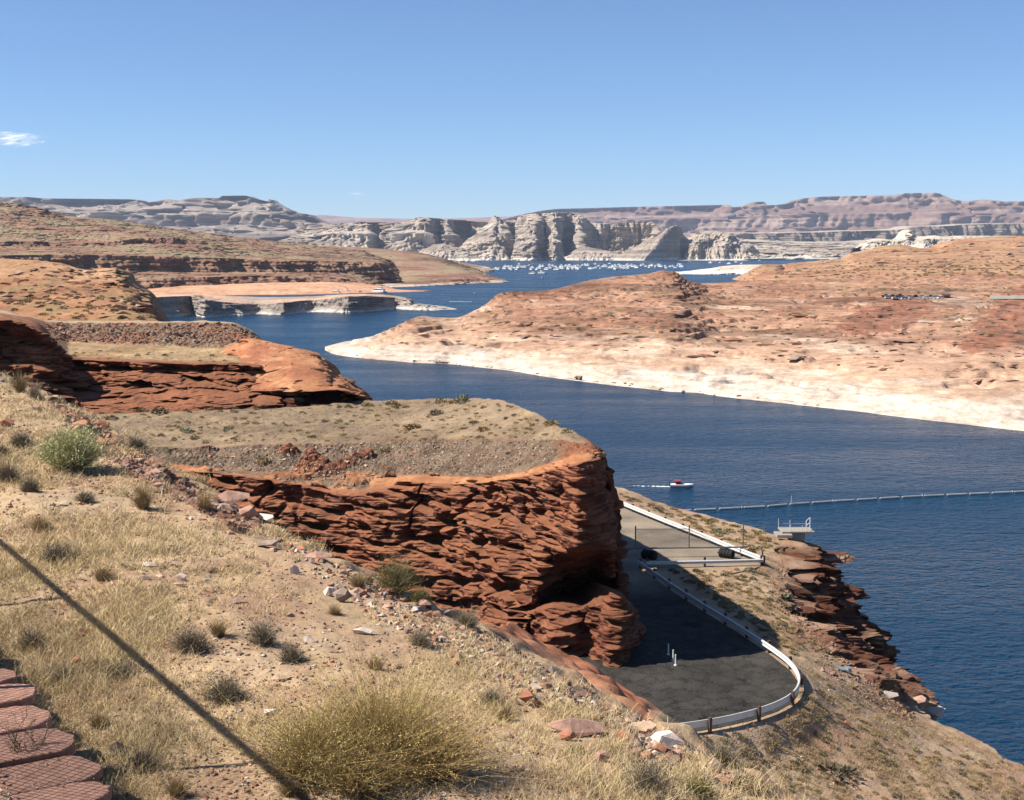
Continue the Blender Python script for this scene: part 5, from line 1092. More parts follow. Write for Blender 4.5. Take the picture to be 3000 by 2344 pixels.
def inst(proto, loc, rz, sc, label, cat, group=None):
    if proto.get('used'): o = proto.copy(); col.objects.link(o)
    else: o = proto; proto['used'] = 1
    o.location = loc; o.rotation_euler = (0, 0, rz); o.scale = sc if isinstance(sc, tuple) else (sc, sc, sc)
    for k in ('label', 'category', 'group'):
        if k in o: del o[k]
    return tag(o, label, cat, group)
STRAWC = ((.43, .315, .155), (.33, .235, .115)); OLIVE = ((.30, .235, .07), (.205, .17, .055)); GREEN = ((.56, .53, .27), (.42, .41, .19)); GREYC = ((.275, .23, .16), (.17, .14, .10)); TAN = ((.33, .25, .14), (.23, .17, .095))

# ---- the big bush and the green bush
def near(u_, v_): return hit(u_, v_, ('slope',))
p = near(1085, 2262)
b0 = empty('rabbitbrush', p)
for o_, lc in ((shrub_mesh('foliage', 2600, .74, .86, (.56, .395, .15), (.42, .30, .10), 11, .0022, .008, 4, .95, bendy=.45), (.08, .1, 0)), (shrub_mesh('foliage', 1900, .62, .66, (.52, .385, .15), (.40, .295, .10), 15, .0022, .008, 4, .95, bendy=.5), (-.48, -.05, 0)), (shrub_mesh('foliage', 1800, .6, .62, (.58, .40, .16), (.44, .30, .11), 16, .0022, .008, 4, .95, bendy=.5), (.5, -.1, 0)), (shrub_mesh('foliage', 900, .45, .5, (.5, .36, .15), (.38, .27, .1), 17, .0022, .008, 4, .95, bendy=.5), (-.05, -.4, 0)), (shrub_mesh('dead_twigs', 260, 1.0, .34, (.25, .20, .14), (.16, .13, .1), 12, .0035, .01, 0, 1.0, bendy=.45), (0, 0, 0))):
    o_.parent = b0; o_.location = lc
tag(b0, 'very large rounded yellow-green bush in the middle of the near slope', 'bush')
p = near(212, 1378); sc_ = p.y / F
b1 = shrub_mesh('green_bush', 3000, 100 * sc_, 138 * sc_, *GREEN, 13, .0035, .018, 5, .85, bendy=.22); b1.location = p
tag(b1, 'fresh green feathery bush standing near the top of the slope', 'bush')
# ---- smaller bushes and clumps one by one: foot u, v, width, height in the photograph's pixels
KIND = {'grey': (GREYC, 560, .0030, .014, 3), 'straw': (STRAWC, 420, .003, .0, 0), 'olive': (((.24, .2, .085), (.16, .14, .06)), 700, .003, .016, 4), 'pale': (((.34, .29, .19), (.25, .2, .13)), 500, .003, .012, 2)}
LOW = [(172, 1642, 175, 62, 'grey', 'low dark grey bush in the straw grass right of the shadow line'), (20, 1412, 90, 85, 'grey', 'dark bush at the left edge below the green bush'), (88, 1440, 60, 50, 'grey', 'small dark bush just right of a darker one below the green bush'), (62, 1308, 72, 55, 'grey', 'grey round bush just left of the green bush'), (8, 1335, 40, 40, 'grey', 'dark bush cut by the left edge beside the green bush'),
       (400, 1316, 60, 45, 'grey', 'dark bush on the rubble edge right of the green bush'), (560, 1905, 150, 80, 'grey', 'wide brownish grey bush above the wire shadow in the middle of the slope'), (770, 1885, 95, 95, 'grey', 'upright grey bush, upper one of two beside the big yellow bush'), (855, 1938, 85, 75, 'grey', 'round grey bush, lower one of two beside the big yellow bush'), (640, 1865, 75, 75, 'straw', 'golden straw clump right of the wide grey bush'),
       (350, 1985, 130, 55, 'grey', 'flat grey bush below the diagonal rail shadow'), (660, 2050, 140, 95, 'grey', 'grey bush with straw in it left of the big yellow bush'), (250, 1470, 70, 40, 'grey', 'small dark bush in the pale straw below the green bush'), (420, 1490, 85, 95, 'straw', 'tall golden straw clump below the rubble edge'), (600, 1495, 55, 75, 'straw', 'golden straw clump at the slope edge above the pink boulder'),
       (1160, 1730, 160, 120, 'olive', 'dark olive bush on the slope edge against the red cliff'), (1232, 1762, 60, 50, 'olive', 'small dark green bush at the lower end of the olive bush'), (1370, 1832, 95, 60, 'pale', 'pale spiky bush on the slope edge under the red cliff'), (1230, 1890, 75, 75, 'pale', 'grey-green spiky bush below the olive bush'), (1440, 2060, 90, 60, 'pale', 'pale twiggy bush above the red rocks'), 
       (1905, 2330, 150, 150, 'grey', 'dark grey spiky bush at the bottom edge right of the big yellow bush'), (2045, 2330, 110, 60, 'olive', 'olive clump beside the dark spiky bush at the bottom'), (2120, 2240, 105, 105, 'pale', 'pale feathery grass clump at the slope edge beside the road bend'), (1480, 2110, 80, 60, 'straw', 'straw clump right of the big yellow bush'), (1050, 1720, 70, 50, 'straw', 'straw clump beside dark stones on the slope'), (880, 1510, 45, 60, 'straw', 'small straw clump on the slope edge below the red ledge'),
       (120, 1555, 100, 55, 'straw', 'straw clump above the low dark bush'), (300, 1700, 90, 60, 'straw', 'straw clump just above the rail shadow'), (60, 1150, 55, 70, 'straw', 'tall straw tuft on the skyline of the slope at far left'), (100, 1170, 45, 60, 'pale', 'pale tuft on the slope skyline under the dark cliff'), (1690, 2210, 90, 45, 'straw', 'straw clump below the large pink slab'), (980, 1800, 60, 40, 'straw', 'straw clump on the stony middle of the slope'), (1100, 1960, 90, 50, 'straw', 'straw clump above the big yellow bush'),
       (180, 2000, 85, 60, 'grey', 'grey twiggy bush along the wall shadow, upper'), (290, 2130, 80, 70, 'straw', 'straw clump along the wall shadow, middle'), (420, 2260, 110, 110, 'pale', 'pale straggly clump at the foot of the wall'), (95, 1900, 85, 70, 'grey', 'grey bush at the left end of the wall shadow'), (520, 2330, 100, 80, 'straw', 'straw clump at the bottom edge below the wall shadow'), (850, 2330, 120, 60, 'straw', 'straw clump at the bottom edge under the big bush')]
for i, (u_, v_, w_, h_, kd, lab) in enumerate(LOW):
    p = near(u_, v_) or near(u_, v_ + 25)
    if not p: continue
    (c0, c1), n_, sw, lf, nl = KIND[kd]; s_ = p.y / F
    o = shrub_mesh('grass_clump' if kd == 'straw' else 'shrub', int(n_ * 1.5), w_ * s_ * .5, h_ * s_ * 1.05, c0, c1, 100 + i, sw * .8 * max(1, p.y / 16), lf * .55 * max(1, p.y / 20), nl, .55 if kd == 'straw' else .95)
    o.location = p - Vector((0, 0, .02)); tag(o, lab, 'grass clump' if kd == 'straw' else 'shrub')
# a bare twiggy plant in front of the wall
def twig_plant():
    p = onz(75, 2235, 66.35); rs = random.Random(5); root = empty('twiggy_plant', p); m = MB()
    def br(a, d, L, r, k):
        b = a + d * L; m.tube([a, (a + b) / 2 + Vector((rs.uniform(-.02, .02), rs.uniform(-.02, .02), 0)), b], [r, r * .8, r * .6], 4)
        if k:
            for _ in range(4 if k > 1 else 3): br(a + (b - a) * rs.uniform(.4, 1), (d + Vector((rs.uniform(-.8, .8), rs.uniform(-.8, .8), rs.uniform(-.1, .5)))).normalized(), L * rs.uniform(.4, .65), r * .55, k - 1)
    for _ in range(4): br(Vector((rs.uniform(-.05, .05), rs.uniform(-.05, .05), -.1)), Vector((rs.uniform(-.6, .6), rs.uniform(-.4, .4), 1)).normalized(), rs.uniform(.22, .36), .006, 3)
    m.build('stem', plain('dry_twig', (.16, .11, .07), .9), root); rsn = np.random.RandomState(3)
    tag(root, 'bare reddish twiggy plant in front of the flat wall stones', 'plant')
twig_plant()

# ---- straw grass: nobody could count it
def grass(name, pts, dens, hts, wid, seed, cols_, label, lean=.5):
    rs = np.random.RandomState(seed); P = np.repeat(np.asarray(pts), dens, 0); n = len(P); sc = np.repeat(np.asarray(hts), dens)
    P = P + np.stack((rs.normal(size=n) * .35 * sc, rs.normal(size=n) * .35 * sc, np.zeros(n) - .01), 1)
    d = unit(np.stack((rs.normal(size=n) * lean, rs.normal(size=n) * lean, np.ones(n)), 1)); L = sc * (.35 + .75 * rs.rand(n)); wd_ = np.repeat(np.asarray(wid), dens)
    V, Fq, m = strips(P, d, L, wd_, np.stack((rs.normal(size=n) * .35, rs.normal(size=n) * .35, -.15 * rs.rand(n)), 1), rs, 2)
    k = rs.rand(n)[:, None]; base = np.repeat(rs.rand(len(pts)), dens)[:, None]; C = np.array(cols_[0]) * (1 - k) + np.array(cols_[1]) * k
    C = np.where(base > .82, C * np.array((.62, .64, .72)), C); o = mesh_obj(name, V, Fq, M_PLANT, colors=np.repeat(C, m, 0)); tag(o, label, kind='stuff')
KEEP = [(1690, 2150, 170, 50), (1940, 2188, 120, 60), (1885, 2150, 85, 55), (1548, 2066, 60, 60), (680, 1476, 100, 45), (725, 1500, 70, 44), (1000, 1762, 110, 60), (1062, 1856, 70, 22), (785, 1605, 70, 36), (935, 1640, 80, 30), (860, 2300, 70, 36), (1760, 2228, 70, 40), (2092, 2268, 60, 50)]
rs = np.random.RandomState(3); pts = []; hts = []; wid = []; peb = []; gr_u = rs.rand(60000) * 2500 - 100; gr_v = 1040 + rs.rand(60000) * 1330
wallq = lambda P: (P[0] - W1[0]) * (-wn[0]) + (P[1] - W1[1]) * (-wn[1])
for u_, v_ in zip(gr_u, gr_v):
    if v_ < 1090 + max(0, (u_ - 0)) * .555 - 30: continue
    p = near(u_, v_)
    if not p or p.y > 60: continue
    if wallq(p) < .06 : continue
    g = float(fbm(p.x * .35, p.y * .35, 0, 3, 901)) + .35 * float(noise(p.x * 1.4, p.y * 1.4, 0, 902)) + (.30 if u_ < 500 else -.02) - (.35 if 420 < u_ < 1000 and 1640 < v_ < 2000 else 0)
    onbank = p.z < 64.9
    if any(abs(u_ - b_[0]) < b_[2] * .55 and -b_[3] * .4 < v_ - b_[1] < b_[3] * 1.0 for b_ in KEEP): continue
    if g > -.28 and wallq(p) > .22 and rs.rand() < (np.clip(.36 + 1.1 * g, .2, .9) if not onbank else .1) * min(1, (p.y / 16) ** .8) and len(pts) < 14500:
        pts.append(p); hts.append((.06 + .13 * rs.rand()) * (1.0 if g < .35 else 1.4)); wid.append(.0016 * max(1, p.y / 9))
    if len(peb) < 20000: peb.append((p, g))
grass('grass', pts, 10, hts, wid, 5, ((.68, .53, .29), (.50, .37, .19)), 'dry straw-coloured grass covering the near slope')
# ---- stones
def stone_mesh(seed, sub=2, flat=.62):
    rs_ = np.random.RandomState(seed); bm = bmesh.new()
    for q in unit(rs_.normal(size=(9 if sub < 2 else 11, 3))): bm.verts.new(q * (.75 + .3 * rs_.rand()) * np.array((1, .62 + .3 * (seed % 3) / 2, flat * (.8 + .25 * (seed % 2)))))
    r_ = bmesh.ops.convex_hull(bm, input=bm.verts[:]); dead = [v for v in bm.verts if not v.link_faces]; bmesh.ops.delete(bm, geom=dead, context='VERTS')
    bm.verts.index_update(); V = np.array([v.co for v in bm.verts]); Fc = np.array([[v.index for v in f.verts] for f in bm.faces]); bm.free(); return V, Fc
STC = [(.40, .27, .19), (.34, .19, .125), (.52, .43, .35), (.27, .2, .165), (.42, .2, .12), (.46, .33, .24), (.22, .13, .1)]
def pebbles(name, items, label, seed, tone=1.0, st=(1, 1, 1), tint=None, mat=None):
    rs_ = np.random.RandomState(seed); base = [stone_mesh(k, 1) for k in range(6)]; VV, FF, CC, o_ = [], [], [], 0
    for p, s in items:
        V, Fc = base[rs_.randint(6)]; V = V * np.array(st); a = rs_.rand() * 6.28 if st == (1, 1, 1) else rs_.normal() * .35; ca, sa = math.cos(a), math.sin(a); q = V * s
        VV.append(np.stack((q[:, 0] * ca - q[:, 1] * sa + p[0], q[:, 0] * sa + q[:, 1] * ca + p[1], q[:, 2] + p[2] + s * .15), 1)); FF.append(Fc + o_); o_ += len(V)
        c_ = np.array(STC[min(6, int(rs_.rand() ** 1.2 * 7))]) * (.7 + .5 * rs_.rand()); c_ = c_ * tone if tone == 1 else (c_ * .4 + np.array(tint or (.25, .12, .08)) * .6) * tone; CC.append(np.tile(c_, (len(V), 1)))
    o = mesh_obj(name, np.vstack(VV), np.vstack(FF), M_STONE, colors=np.vstack(CC)); tag(o, label, kind='stuff')
rs2 = np.random.RandomState(9)
pebbles('gravel', [(p, (.007 + .034 * rs2.rand() ** 3.0) * max(1, p.y / 15)) for p, g in peb], 'loose stony gravel scattered over the near slope', 14)
STONES = [mesh_obj('rock', *stone_mesh(50 + k, 3 if k < 4 else 2, .55 + .1 * (k % 3)), None) for k in range(9)]
ROCKM = [plain('rock_' + nme, c_, .9, noise_s=9, var=.3, rnd=.2, bump=.5) for nme, c_ in (('pink', (.40, .235, .17)), ('white', (.58, .47, .385)), ('red', (.36, .155, .09)), ('grey', (.27, .195, .15)), ('tan', (.43, .3, .2)), ('dark', (.17, .092, .066)))]
RN = ['pink', 'white', 'red', 'grey', 'tan', 'dark brown']
for st in STONES: st.data.materials.append(ROCKM[0])
SUSED = set()
def rock(p, sx, sy, sz, rz, mi, label, group=None, k=None, tilt=(0, 0)):
    k = rng.randrange(len(STONES)) if k is None else k; st = STONES[k]
    if k in SUSED: o = st.copy(); col.objects.link(o)
    else: o = st; SUSED.add(k)
    o.location = (p[0], p[1], p[2] + sz * .25); o.rotation_euler = (tilt[0], tilt[1], rz); o.scale = (sx, sy, sz)
    o.material_slots[0].link = 'OBJECT'; o.material_slots[0].material = ROCKM[mi]
    for q in ('label', 'category', 'group'):
        if q in o: del o[q]
    return tag(o, label, 'rock', group)
rng = random.Random(77)
BIG = [(785, 1605, 62, 34, 3, 'grey-brown pointed rock in the straw near the slope edge', 0), (935, 1640, 72, 26, 0, 'flat red-topped rock on the slope edge under the red cliff', 1), (1000, 1762, 60, 44, 3, 'dark grey broken rock in a pile of pale stones', 2), (965, 1745, 45, 30, 1, 'white stone beside the dark broken rock', 3), (1035, 1750, 40, 26, 4, 'tan stone right of the dark broken rock', 4), (1062, 1856, 62, 16, 1, 'thin pale slab in the middle of the slope', 5), (1140, 1790, 44, 26, 0, 'pink pointed stone below the olive bush', 6),
       (680, 1476, 95, 40, 0, 'pink weathered boulder at the slope edge below the orange ledge', 1), (725, 1500, 60, 44, 0, 'pink boulder leaning on the weathered one at the slope edge', 2), (655, 1500, 60, 28, 4, 'tan flat stone below the pink boulders', 3), (780, 1530, 48, 34, 1, 'white stone on the slope edge right of the pink boulders', 0), (1690, 2150, 160, 46, 0, 'long pink slab lying above the road bend on the slope edge', 1), (1660, 2168, 60, 34, 2, 'red stone under the long pink slab', 2),
       (1940, 2188, 112, 50, 1, 'large white flat rock at the slope edge above the guardrail', 3), (1885, 2150, 80, 50, 4, 'tan rock behind the large white flat rock', 0), (1930, 2205, 50, 24, 2, 'orange stone under the large white flat rock', 5), (1548, 2066, 46, 60, 2, 'upright red pointed stone right of the big bush', 6), (1575, 2075, 40, 30, 5, 'dark stone beside the upright red stone', 7), (442, 1660, 44, 16, 1, 'white flat stone high on the slope', 8), (447, 1824, 26, 26, 1, 'white upright stone above the wide grey bush', 4), (530, 1700, 32, 20, 1, 'white round stone in the middle of the slope', 5), (528, 1718, 36, 14, 4, 'tan flat stone below the white round stone', 6),
       (865, 1682, 34, 28, 1, 'white stone in straw above the broken rocks', 7), (480, 1738, 60, 12, 5, 'thin dark stone lying flat on the slope', 8), (860, 2300, 58, 34, 1, 'white block at the foot of the big bush', 0), (245, 1862, 55, 22, 2, 'flat orange stone beside the rail shadow', 1), (225, 1945, 28, 26, 2, 'small orange stone below the rail shadow', 2), (1760, 2228, 58, 30, 0, 'pink stone below the long pink slab', 3), (1830, 2175, 44, 44, 2, 'orange red stone left of the white flat rock', 4), (2092, 2268, 44, 44, 4, 'tan block on the stony edge at the bottom right', 5), (2035, 2250, 30, 22, 0, 'pink stone on the stony edge beside the tan block', 6),
       (350, 2215, 62, 46, 3, 'grey purple boulder in the shade at the wall foot', 7), (820, 1990, 50, 16, 4, 'orange tan slab left of the big bush', 8), (215, 1290, 60, 20, 0, 'pink flat rock on the rubble edge above the green bush', 1), (240, 1255, 60, 26, 2, 'red flat rock on the rubble edge under the dark cliff', 2), (110, 1202, 30, 24, 4, 'tan upright stone on the slope below the skyline', 4), (20, 1250, 40, 24, 2, 'red stone at the left edge high on the slope', 5), (470, 1430, 40, 22, 0, 'pink stone on the rubble edge', 6), (905, 1880, 40, 18, 1, 'pale slab right of the grey bushes', 7), (470, 2170, 60, 14, 5, 'dark flat stone below the wire shadow', 3)]
for u_, v_, w_, h_, mi, lab, k in BIG:
    p = near(u_, v_) or near(u_, v_ + 20)
    if p: s_ = p.y / F; rock((p[0], p[1], p[2] + h_ * s_ * .22), w_ * s_ * .64, w_ * s_ * .5, h_ * s_ * 1.0, rng.uniform(-.3, .3), mi, lab, None, k, (rng.uniform(-.15, .15), rng.uniform(-.15, .15)))
n_r = 0
for i in range(1500):                                            # rubble along the edge and stones on the slope
    if n_r >= 235: break
    edge_ = i % 5 < 3
    if edge_:
        t = rng.random(); u_ = 150 + 560 * t if rng.random() < .6 else rng.choice((rng.uniform(700, 1400), rng.uniform(1480, 2200))); v_ = float(np.interp(u_, [0, 110, 230, 370, 500, 650, 800, 950, 1100, 1250, 1400, 1600, 1830, 1950, 2200], [1102, 1152, 1204, 1302, 1380, 1472, 1562, 1632, 1703, 1768, 1832, 1960, 2120, 2165, 2300])) + rng.uniform(3, 110) * rng.random() + 2
    else: u_, v_ = rng.uniform(0, 2100), rng.uniform(1250, 2330)
    p = near(u_, v_)
    if not p or p.y > 60 or wallq(p) < .2: continue
    s_ = rng.uniform(.05, .13) * (1.1 if edge_ else .8) * min(1.6, max(.75, p.y / 18)); mi = rng.choice((0, 2, 2, 3, 5, 5, 5, 0)) if edge_ else rng.choice((0, 0, 2, 3, 4, 4, 5, 1))
    rock(p, s_ * rng.uniform(.8, 1.4), s_, s_ * rng.uniform(.6, 1), rng.random() * 6.28, mi, RN[mi] + (' rubble stone along the crumbling edge of the near slope' if edge_ else ' loose stone lying in the straw of the near slope'), 'rubble along the slope edge' if edge_ else 'loose stones on the slope'); n_r += 1
# stones on the shelf: pale slab, orange stone, white block
for u_, v_, w_, h_, mi, lab, k in ((2752, 2078, 95, 70, 1, 'big white block on the rim at the far right of the shelf', 0), (2695, 2060, 60, 40, 0, 'pink white rock left of the big white block on the rim', 2), (2600, 2040, 70, 26, 1, 'pale slab lying on the shelf slope towards the rim', 1), (2480, 2125, 26, 22, 2, 'orange stone alone on the bare soil of the shelf', 5), (2170, 2092, 30, 14, 4, 'tan stone beside the outer side of the bend', 6)):
    p = hit(u_, v_, ('shelf',)) or hit(u_ - 25, v_ + 15, ('shelf',))
    if p: s_ = p.y / F; rock(p, w_ * s_ * .55, w_ * s_ * .45, h_ * s_ * .8, rng.uniform(-.4, .4), mi, lab, None, k)

# ---- wall with flat coping stones, and the wire fence that throws its shadow over them
def wall():
    root = empty('stone_wall', tuple(wall_pt(0, 0, 66.0))); a = math.atan2(wd[1], wd[0]); root.rotation_euler = (0, 0, a)
    M_W = plain('wall_stone', (.27, .14, .10), .9, noise_s=7, var=.3, bump=.6); M_C = plain('coping_stone', (.255, .132, .09), .9, noise_s=11, var=.42, rnd=.28, bump=.8)
    m = MB(); m.box((9, .58, -.05), (26, .95, .80)); m.build('wall_core', M_W, root)
    rs_ = random.Random(12); q = -3.6
    while q < 17:
        L = rs_.uniform(.46, .70); ov = rs_.uniform(-.05, .08); n = 9
        out = [(q + .012, .95)] + [(q + .012 + (L - .024) * t, .16 - ov - .17 * math.sin(math.pi * t) ** .55 + rs_.uniform(-.022, .022)) for t in np.linspace(0, 1, n)] + [(q + L - .012, .95)]
        z0, z1 = .355, .425 + rs_.uniform(-.02, .02); tl = rs_.uniform(-.045, .02); V = [(x_, y_, z0) for x_, y_ in out] + [(x_, y_, z1 + tl * (x_ - q - L / 2) * 2) for x_, y_ in out]; k = len(out)
        m = MB(); m.add(V, [tuple(range(k))[::-1], tuple(range(k, 2 * k))] + [(i, (i + 1) % k, k + (i + 1) % k, k + i) for i in range(k)]); m.build('coping_stone', M_C, root, bevel=.008); q += L
    tag(root, 'low wall topped with flat red stones with rounded noses', 'wall')
    m = MB()                                                     # dirt bank behind the coping
    G = np.array([[tuple(wall_pt(s_, -o_, 66.0 + h_ + .03 * float(noise(s_ * 1.1, o_ * 2, 0, 61)))) for s_ in np.linspace(-4, 18, 60)] for o_, h_ in ((.5, .36), (.66, .45), (.9, .47), (1.6, .47), (4.5, .6), (25, .9))])
    it = [(wall_pt(rs_.uniform(-3, 12), -(.62 + rs_.random() ** 2 * .8), 66.5), .008 + .03 * rs_.random() ** 3) for _ in range(2600)] + [(wall_pt(rs_.uniform(-3, 12), -rs_.uniform(.05, .9), 66.43), .004 + .008 * rs_.random()) for _ in range(900)]
    pebbles('gravel', it, 'gravel lying behind and on the flat wall stones', 51)
    o = mesh_obj('verge', G[:, ::-1], grid_faces(6, 60), SLOPEM, smooth=True, colors=np.broadcast_to((.34, .235, .145), G.shape)); tag(o, 'gravelly verge behind the wall', kind='structure')
wall()
def fence():
    off = -.86; Hh = 2.62; root = empty('chain_link_fence', tuple(wall_pt(0, off, 66.1))); b_ = wall_pt(0, off, 66.1); q0, q1 = .15, 17.0
    Wp = lambda s_, h_: tuple(wall_pt(s_, off, 66.1 + h_) - b_)
    for s_ in np.arange(q0, q1 + .1, 3.0): MB().tube([Wp(s_, -.2), Wp(s_, Hh + .05)], .035, 8).build('post', M_GALV, root)
    MB().tube([Wp(q0, Hh), Wp(q1, Hh)], .04, 8).build('top_rail', M_GALV, root); MB().tube([Wp(q0, .12), Wp(q1, .12)], .012, 5).build('bottom_wire', M_GALV, root)
    segs = []; st = .085; hm = 2.2
    for sg in (1, -1):
        for a in np.arange(q0 - hm, q1 + hm, st):
            s0, s1 = (a, a + hm) if sg > 0 else (a + hm, a); lo, hi = (q0 - s0) / (s1 - s0), (q1 - s0) / (s1 - s0); lo, hi = max(0, min(lo, hi)), min(1, max(lo, hi))
            if hi - lo > .02: segs.append((Wp(s0 + (s1 - s0) * lo, .12 + hm * lo), Wp(s0 + (s1 - s0) * hi, .12 + hm * hi)))
    m = MB()
    for a, b in segs: m.tube([a, b], .0035, 3, False)
    m.build('wire_mesh', M_WIRE, root); tag(root, 'tall chain link fence beside the wall whose rail shadow crosses the slope', 'fence')
fence()

# ---- shrubs and tufts farther off
FAR_K = {'dark': [far_shrub('shrub', 1, .8, (.085, .075, .048), (.14, .115, .07), 200 + k) for k in range(3)], 'tan': [far_shrub('shrub', 1, .75, (.34, .255, .135), (.24, .175, .09), 210 + k) for k in range(3)], 'gold': [far_shrub('shrub', 1, .7, (.27, .17, .06), (.18, .12, .045), 220 + k) for k in range(2)], 'green': [far_shrub('shrub', 1, .8, (.26, .27, .16), (.18, .19, .105), 230 + k) for k in range(2)]}
NAMEK = {'dark': 'small dark bush', 'tan': 'small dry tan bush', 'gold': 'small golden brown bush', 'green': 'small grey green bush'}
def far_plant(u_, v_, wpx, kind, label, group, key, hk=1.0):
    p = hit(u_, v_, None)
    if not p: return 0
    q = hit(u_, v_, key)
    if not q or (q - p).length > .6: return 0
    r = wpx * p.y / F / 2; pr_ = rng.choice(FAR_K[kind]); inst(pr_, (p.x, p.y, p.z - r * .08), rng.random() * 6.28, (r, r, r * hk), label, 'shrub', group); return 1
for u_, v_, w_, kd, lab, hk in ((1355, 1180, 46, 'green', 'pale green round bush on the far rim of the promontory', 1.3), (1290, 1180, 42, 'tan', 'tan round bush on the far rim left of the pale green bush', .9), (1325, 1182, 24, 'gold', 'small brown bush between the tan and pale green bushes on the rim', .9), (1278, 1216, 46, 'dark', 'dark bush in the middle of the promontory top', .8), (1210, 1256, 58, 'gold', 'golden spreading bush at the front of the promontory top', .7), (1415, 1262, 38, 'gold', 'golden round bush at the front right of the promontory top', .9),
                         (1390, 1240, 34, 'dark', 'dark bush behind the golden round bush on the promontory', .6), (545, 1264, 38, 'green', 'bright green low bush at the left of the promontory top', .8), (572, 1284, 28, 'gold', 'yellow tuft below the bright green low bush', .8), (668, 1258, 34, 'green', 'grey green bush on the left half of the promontory top', .8), (325, 1228, 44, 'dark', 'brown bush at the dark cliff foot', .7), (470, 1210, 46, 'dark', 'dark bush at the foot of the dark cliff, largest', .9), (1615, 1245, 50, 'gold', 'rusty bush on the right rim of the promontory', .7), (1660, 1268, 34, 'tan', 'tan tuft on the right rim nearest the cliff corner', .9), (1080, 1190, 34, 'tan', 'tan bush on the far rim beside the orange block', .8), (1150, 1186, 46, 'tan', 'wide tan bush on the far rim', .7), (1130, 1320, 40, 'tan', 'tan bush on the gravel bank', .6), (770, 1352, 52, 'tan', 'dry bush in the gravel gully', .8)):
    far_plant(u_, v_, w_, kd, lab, None, ('prom',), hk)
def scatter(n, area, kinds, sz, place, group, key, hk=.75):
    k = 0
    for _ in range(n * 6):
        if k >= n: break
        u_, v_ = area(); kd = rng.choice(kinds); k += far_plant(u_, v_, rng.uniform(*sz) , kd, NAMEK[kd] + ' ' + place, group, key, rng.uniform(.55, .95))
def tri(pts):
    P = np.array(pts, float)
    def f():
        while True:
            u_, v_ = rng.uniform(P[:, 0].min(), P[:, 0].max()), rng.uniform(P[:, 1].min(), P[:, 1].max()); ins = False; j = len(P) - 1
            for i in range(len(P)):
                if ((P[i, 1] > v_) != (P[j, 1] > v_)) and (u_ < (P[j, 0] - P[i, 0]) * (v_ - P[i, 1]) / (P[j, 1] - P[i, 1]) + P[i, 0]): ins = not ins
                j = i
            if ins: return u_, v_
    return f
scatter(78, tri([(330, 1212), (900, 1192), (1400, 1172), (1480, 1182), (1680, 1275), (1500, 1284), (1000, 1292), (480, 1300)]), ('tan', 'tan', 'dark', 'gold', 'tan'), (9, 24), 'on the flat top of the promontory', 'bushes on the promontory top', ('prom',))
scatter(18, tri([(160, 1020), (680, 1036), (760, 1050), (700, 1062), (200, 1048)]), ('dark', 'tan', 'tan'), (8, 20), 'on the grassy strip above the dark cliff', 'bushes above the dark cliff', ('dcliff',))
scatter(14, tri([(250, 1218), (850, 1192), (1040, 1186), (1040, 1182), (300, 1208)]), ('dark', 'tan', 'gold'), (14, 34), 'at the foot of the dark cliff', 'bushes at the dark cliff foot', ('prom', 'dcliff'))
scatter(22, tri([(0, 850), (250, 850), (400, 880), (450, 935), (0, 940)]), ('dark', 'dark', 'gold'), (7, 20), 'on the ledges of the tan outcrop', 'bushes on the tan outcrop', ('tan',))
SH = [(2440, 2262, 118, 'dark', 'large flat grey bush alone on the lower shelf', .55), (2100, 1562, 36, 'green', 'grey bush just behind the long guardrail', 1.0), (2195, 1672, 34, 'green', 'green bush on the shelf below the crossing guardrail', .8), (2048, 1678, 34, 'dark', 'dark bush on the shelf below the crossing guardrail', .6), (2062, 2052 + 110, 30, 'dark', 'dark bush just outside the bend', .6), (2375, 2052, 34, 'dark', 'dark bush beside the outer curve of the bend', .5), (2680, 2196, 26, 'green', 'green tuft on the lower shelf near the rim', .9), (2600, 2236, 46, 'dark', 'dark bush right of the large flat grey bush', .7), (2290, 1745, 46, 'green', 'pale green patch of scrub at the broken rock edge', .5), (2790, 2330, 44, 'dark', 'dark bush at the bottom right corner of the shelf', .7), (2250, 2195, 36, 'tan', 'tan bush between the bend and the large flat grey bush', .7), (2200, 2190, 30, 'dark', 'small dark bush below the bend', .5)]
for u_, v_, w_, kd, lab, hk in SH: far_plant(u_, v_, w_, kd, lab, None, ('shelf',), hk)
scatter(58, tri([(1960, 1672), (2230, 1668), (2290, 1760), (2400, 1900), (2330, 1930), (2270, 1890), (2100, 1770)]), ('tan', 'tan', 'tan', 'dark', 'gold'), (9, 26), 'on the shelf between the road and the rock edge', 'bushes on the roadside shelf', ('shelf',))
scatter(24, tri([(1800, 1440), (2000, 1500), (2250, 1565), (2280, 1600), (2200, 1620), (2000, 1530), (1840, 1470)]), ('tan', 'tan', 'gold', 'dark'), (10, 30), 'along the rim behind the long guardrail', 'bushes along the rim', ('shelf',))
scatter(32, tri([(2360, 1960), (2560, 2030), (2700, 2130), (3000, 2260), (3000, 2344), (1980, 2344), (2050, 2160), (2340, 2060)]), ('tan', 'tan', 'dark', 'gold'), (9, 26), 'on the lower shelf below the bend', 'bushes on the lower shelf', ('shelf',))
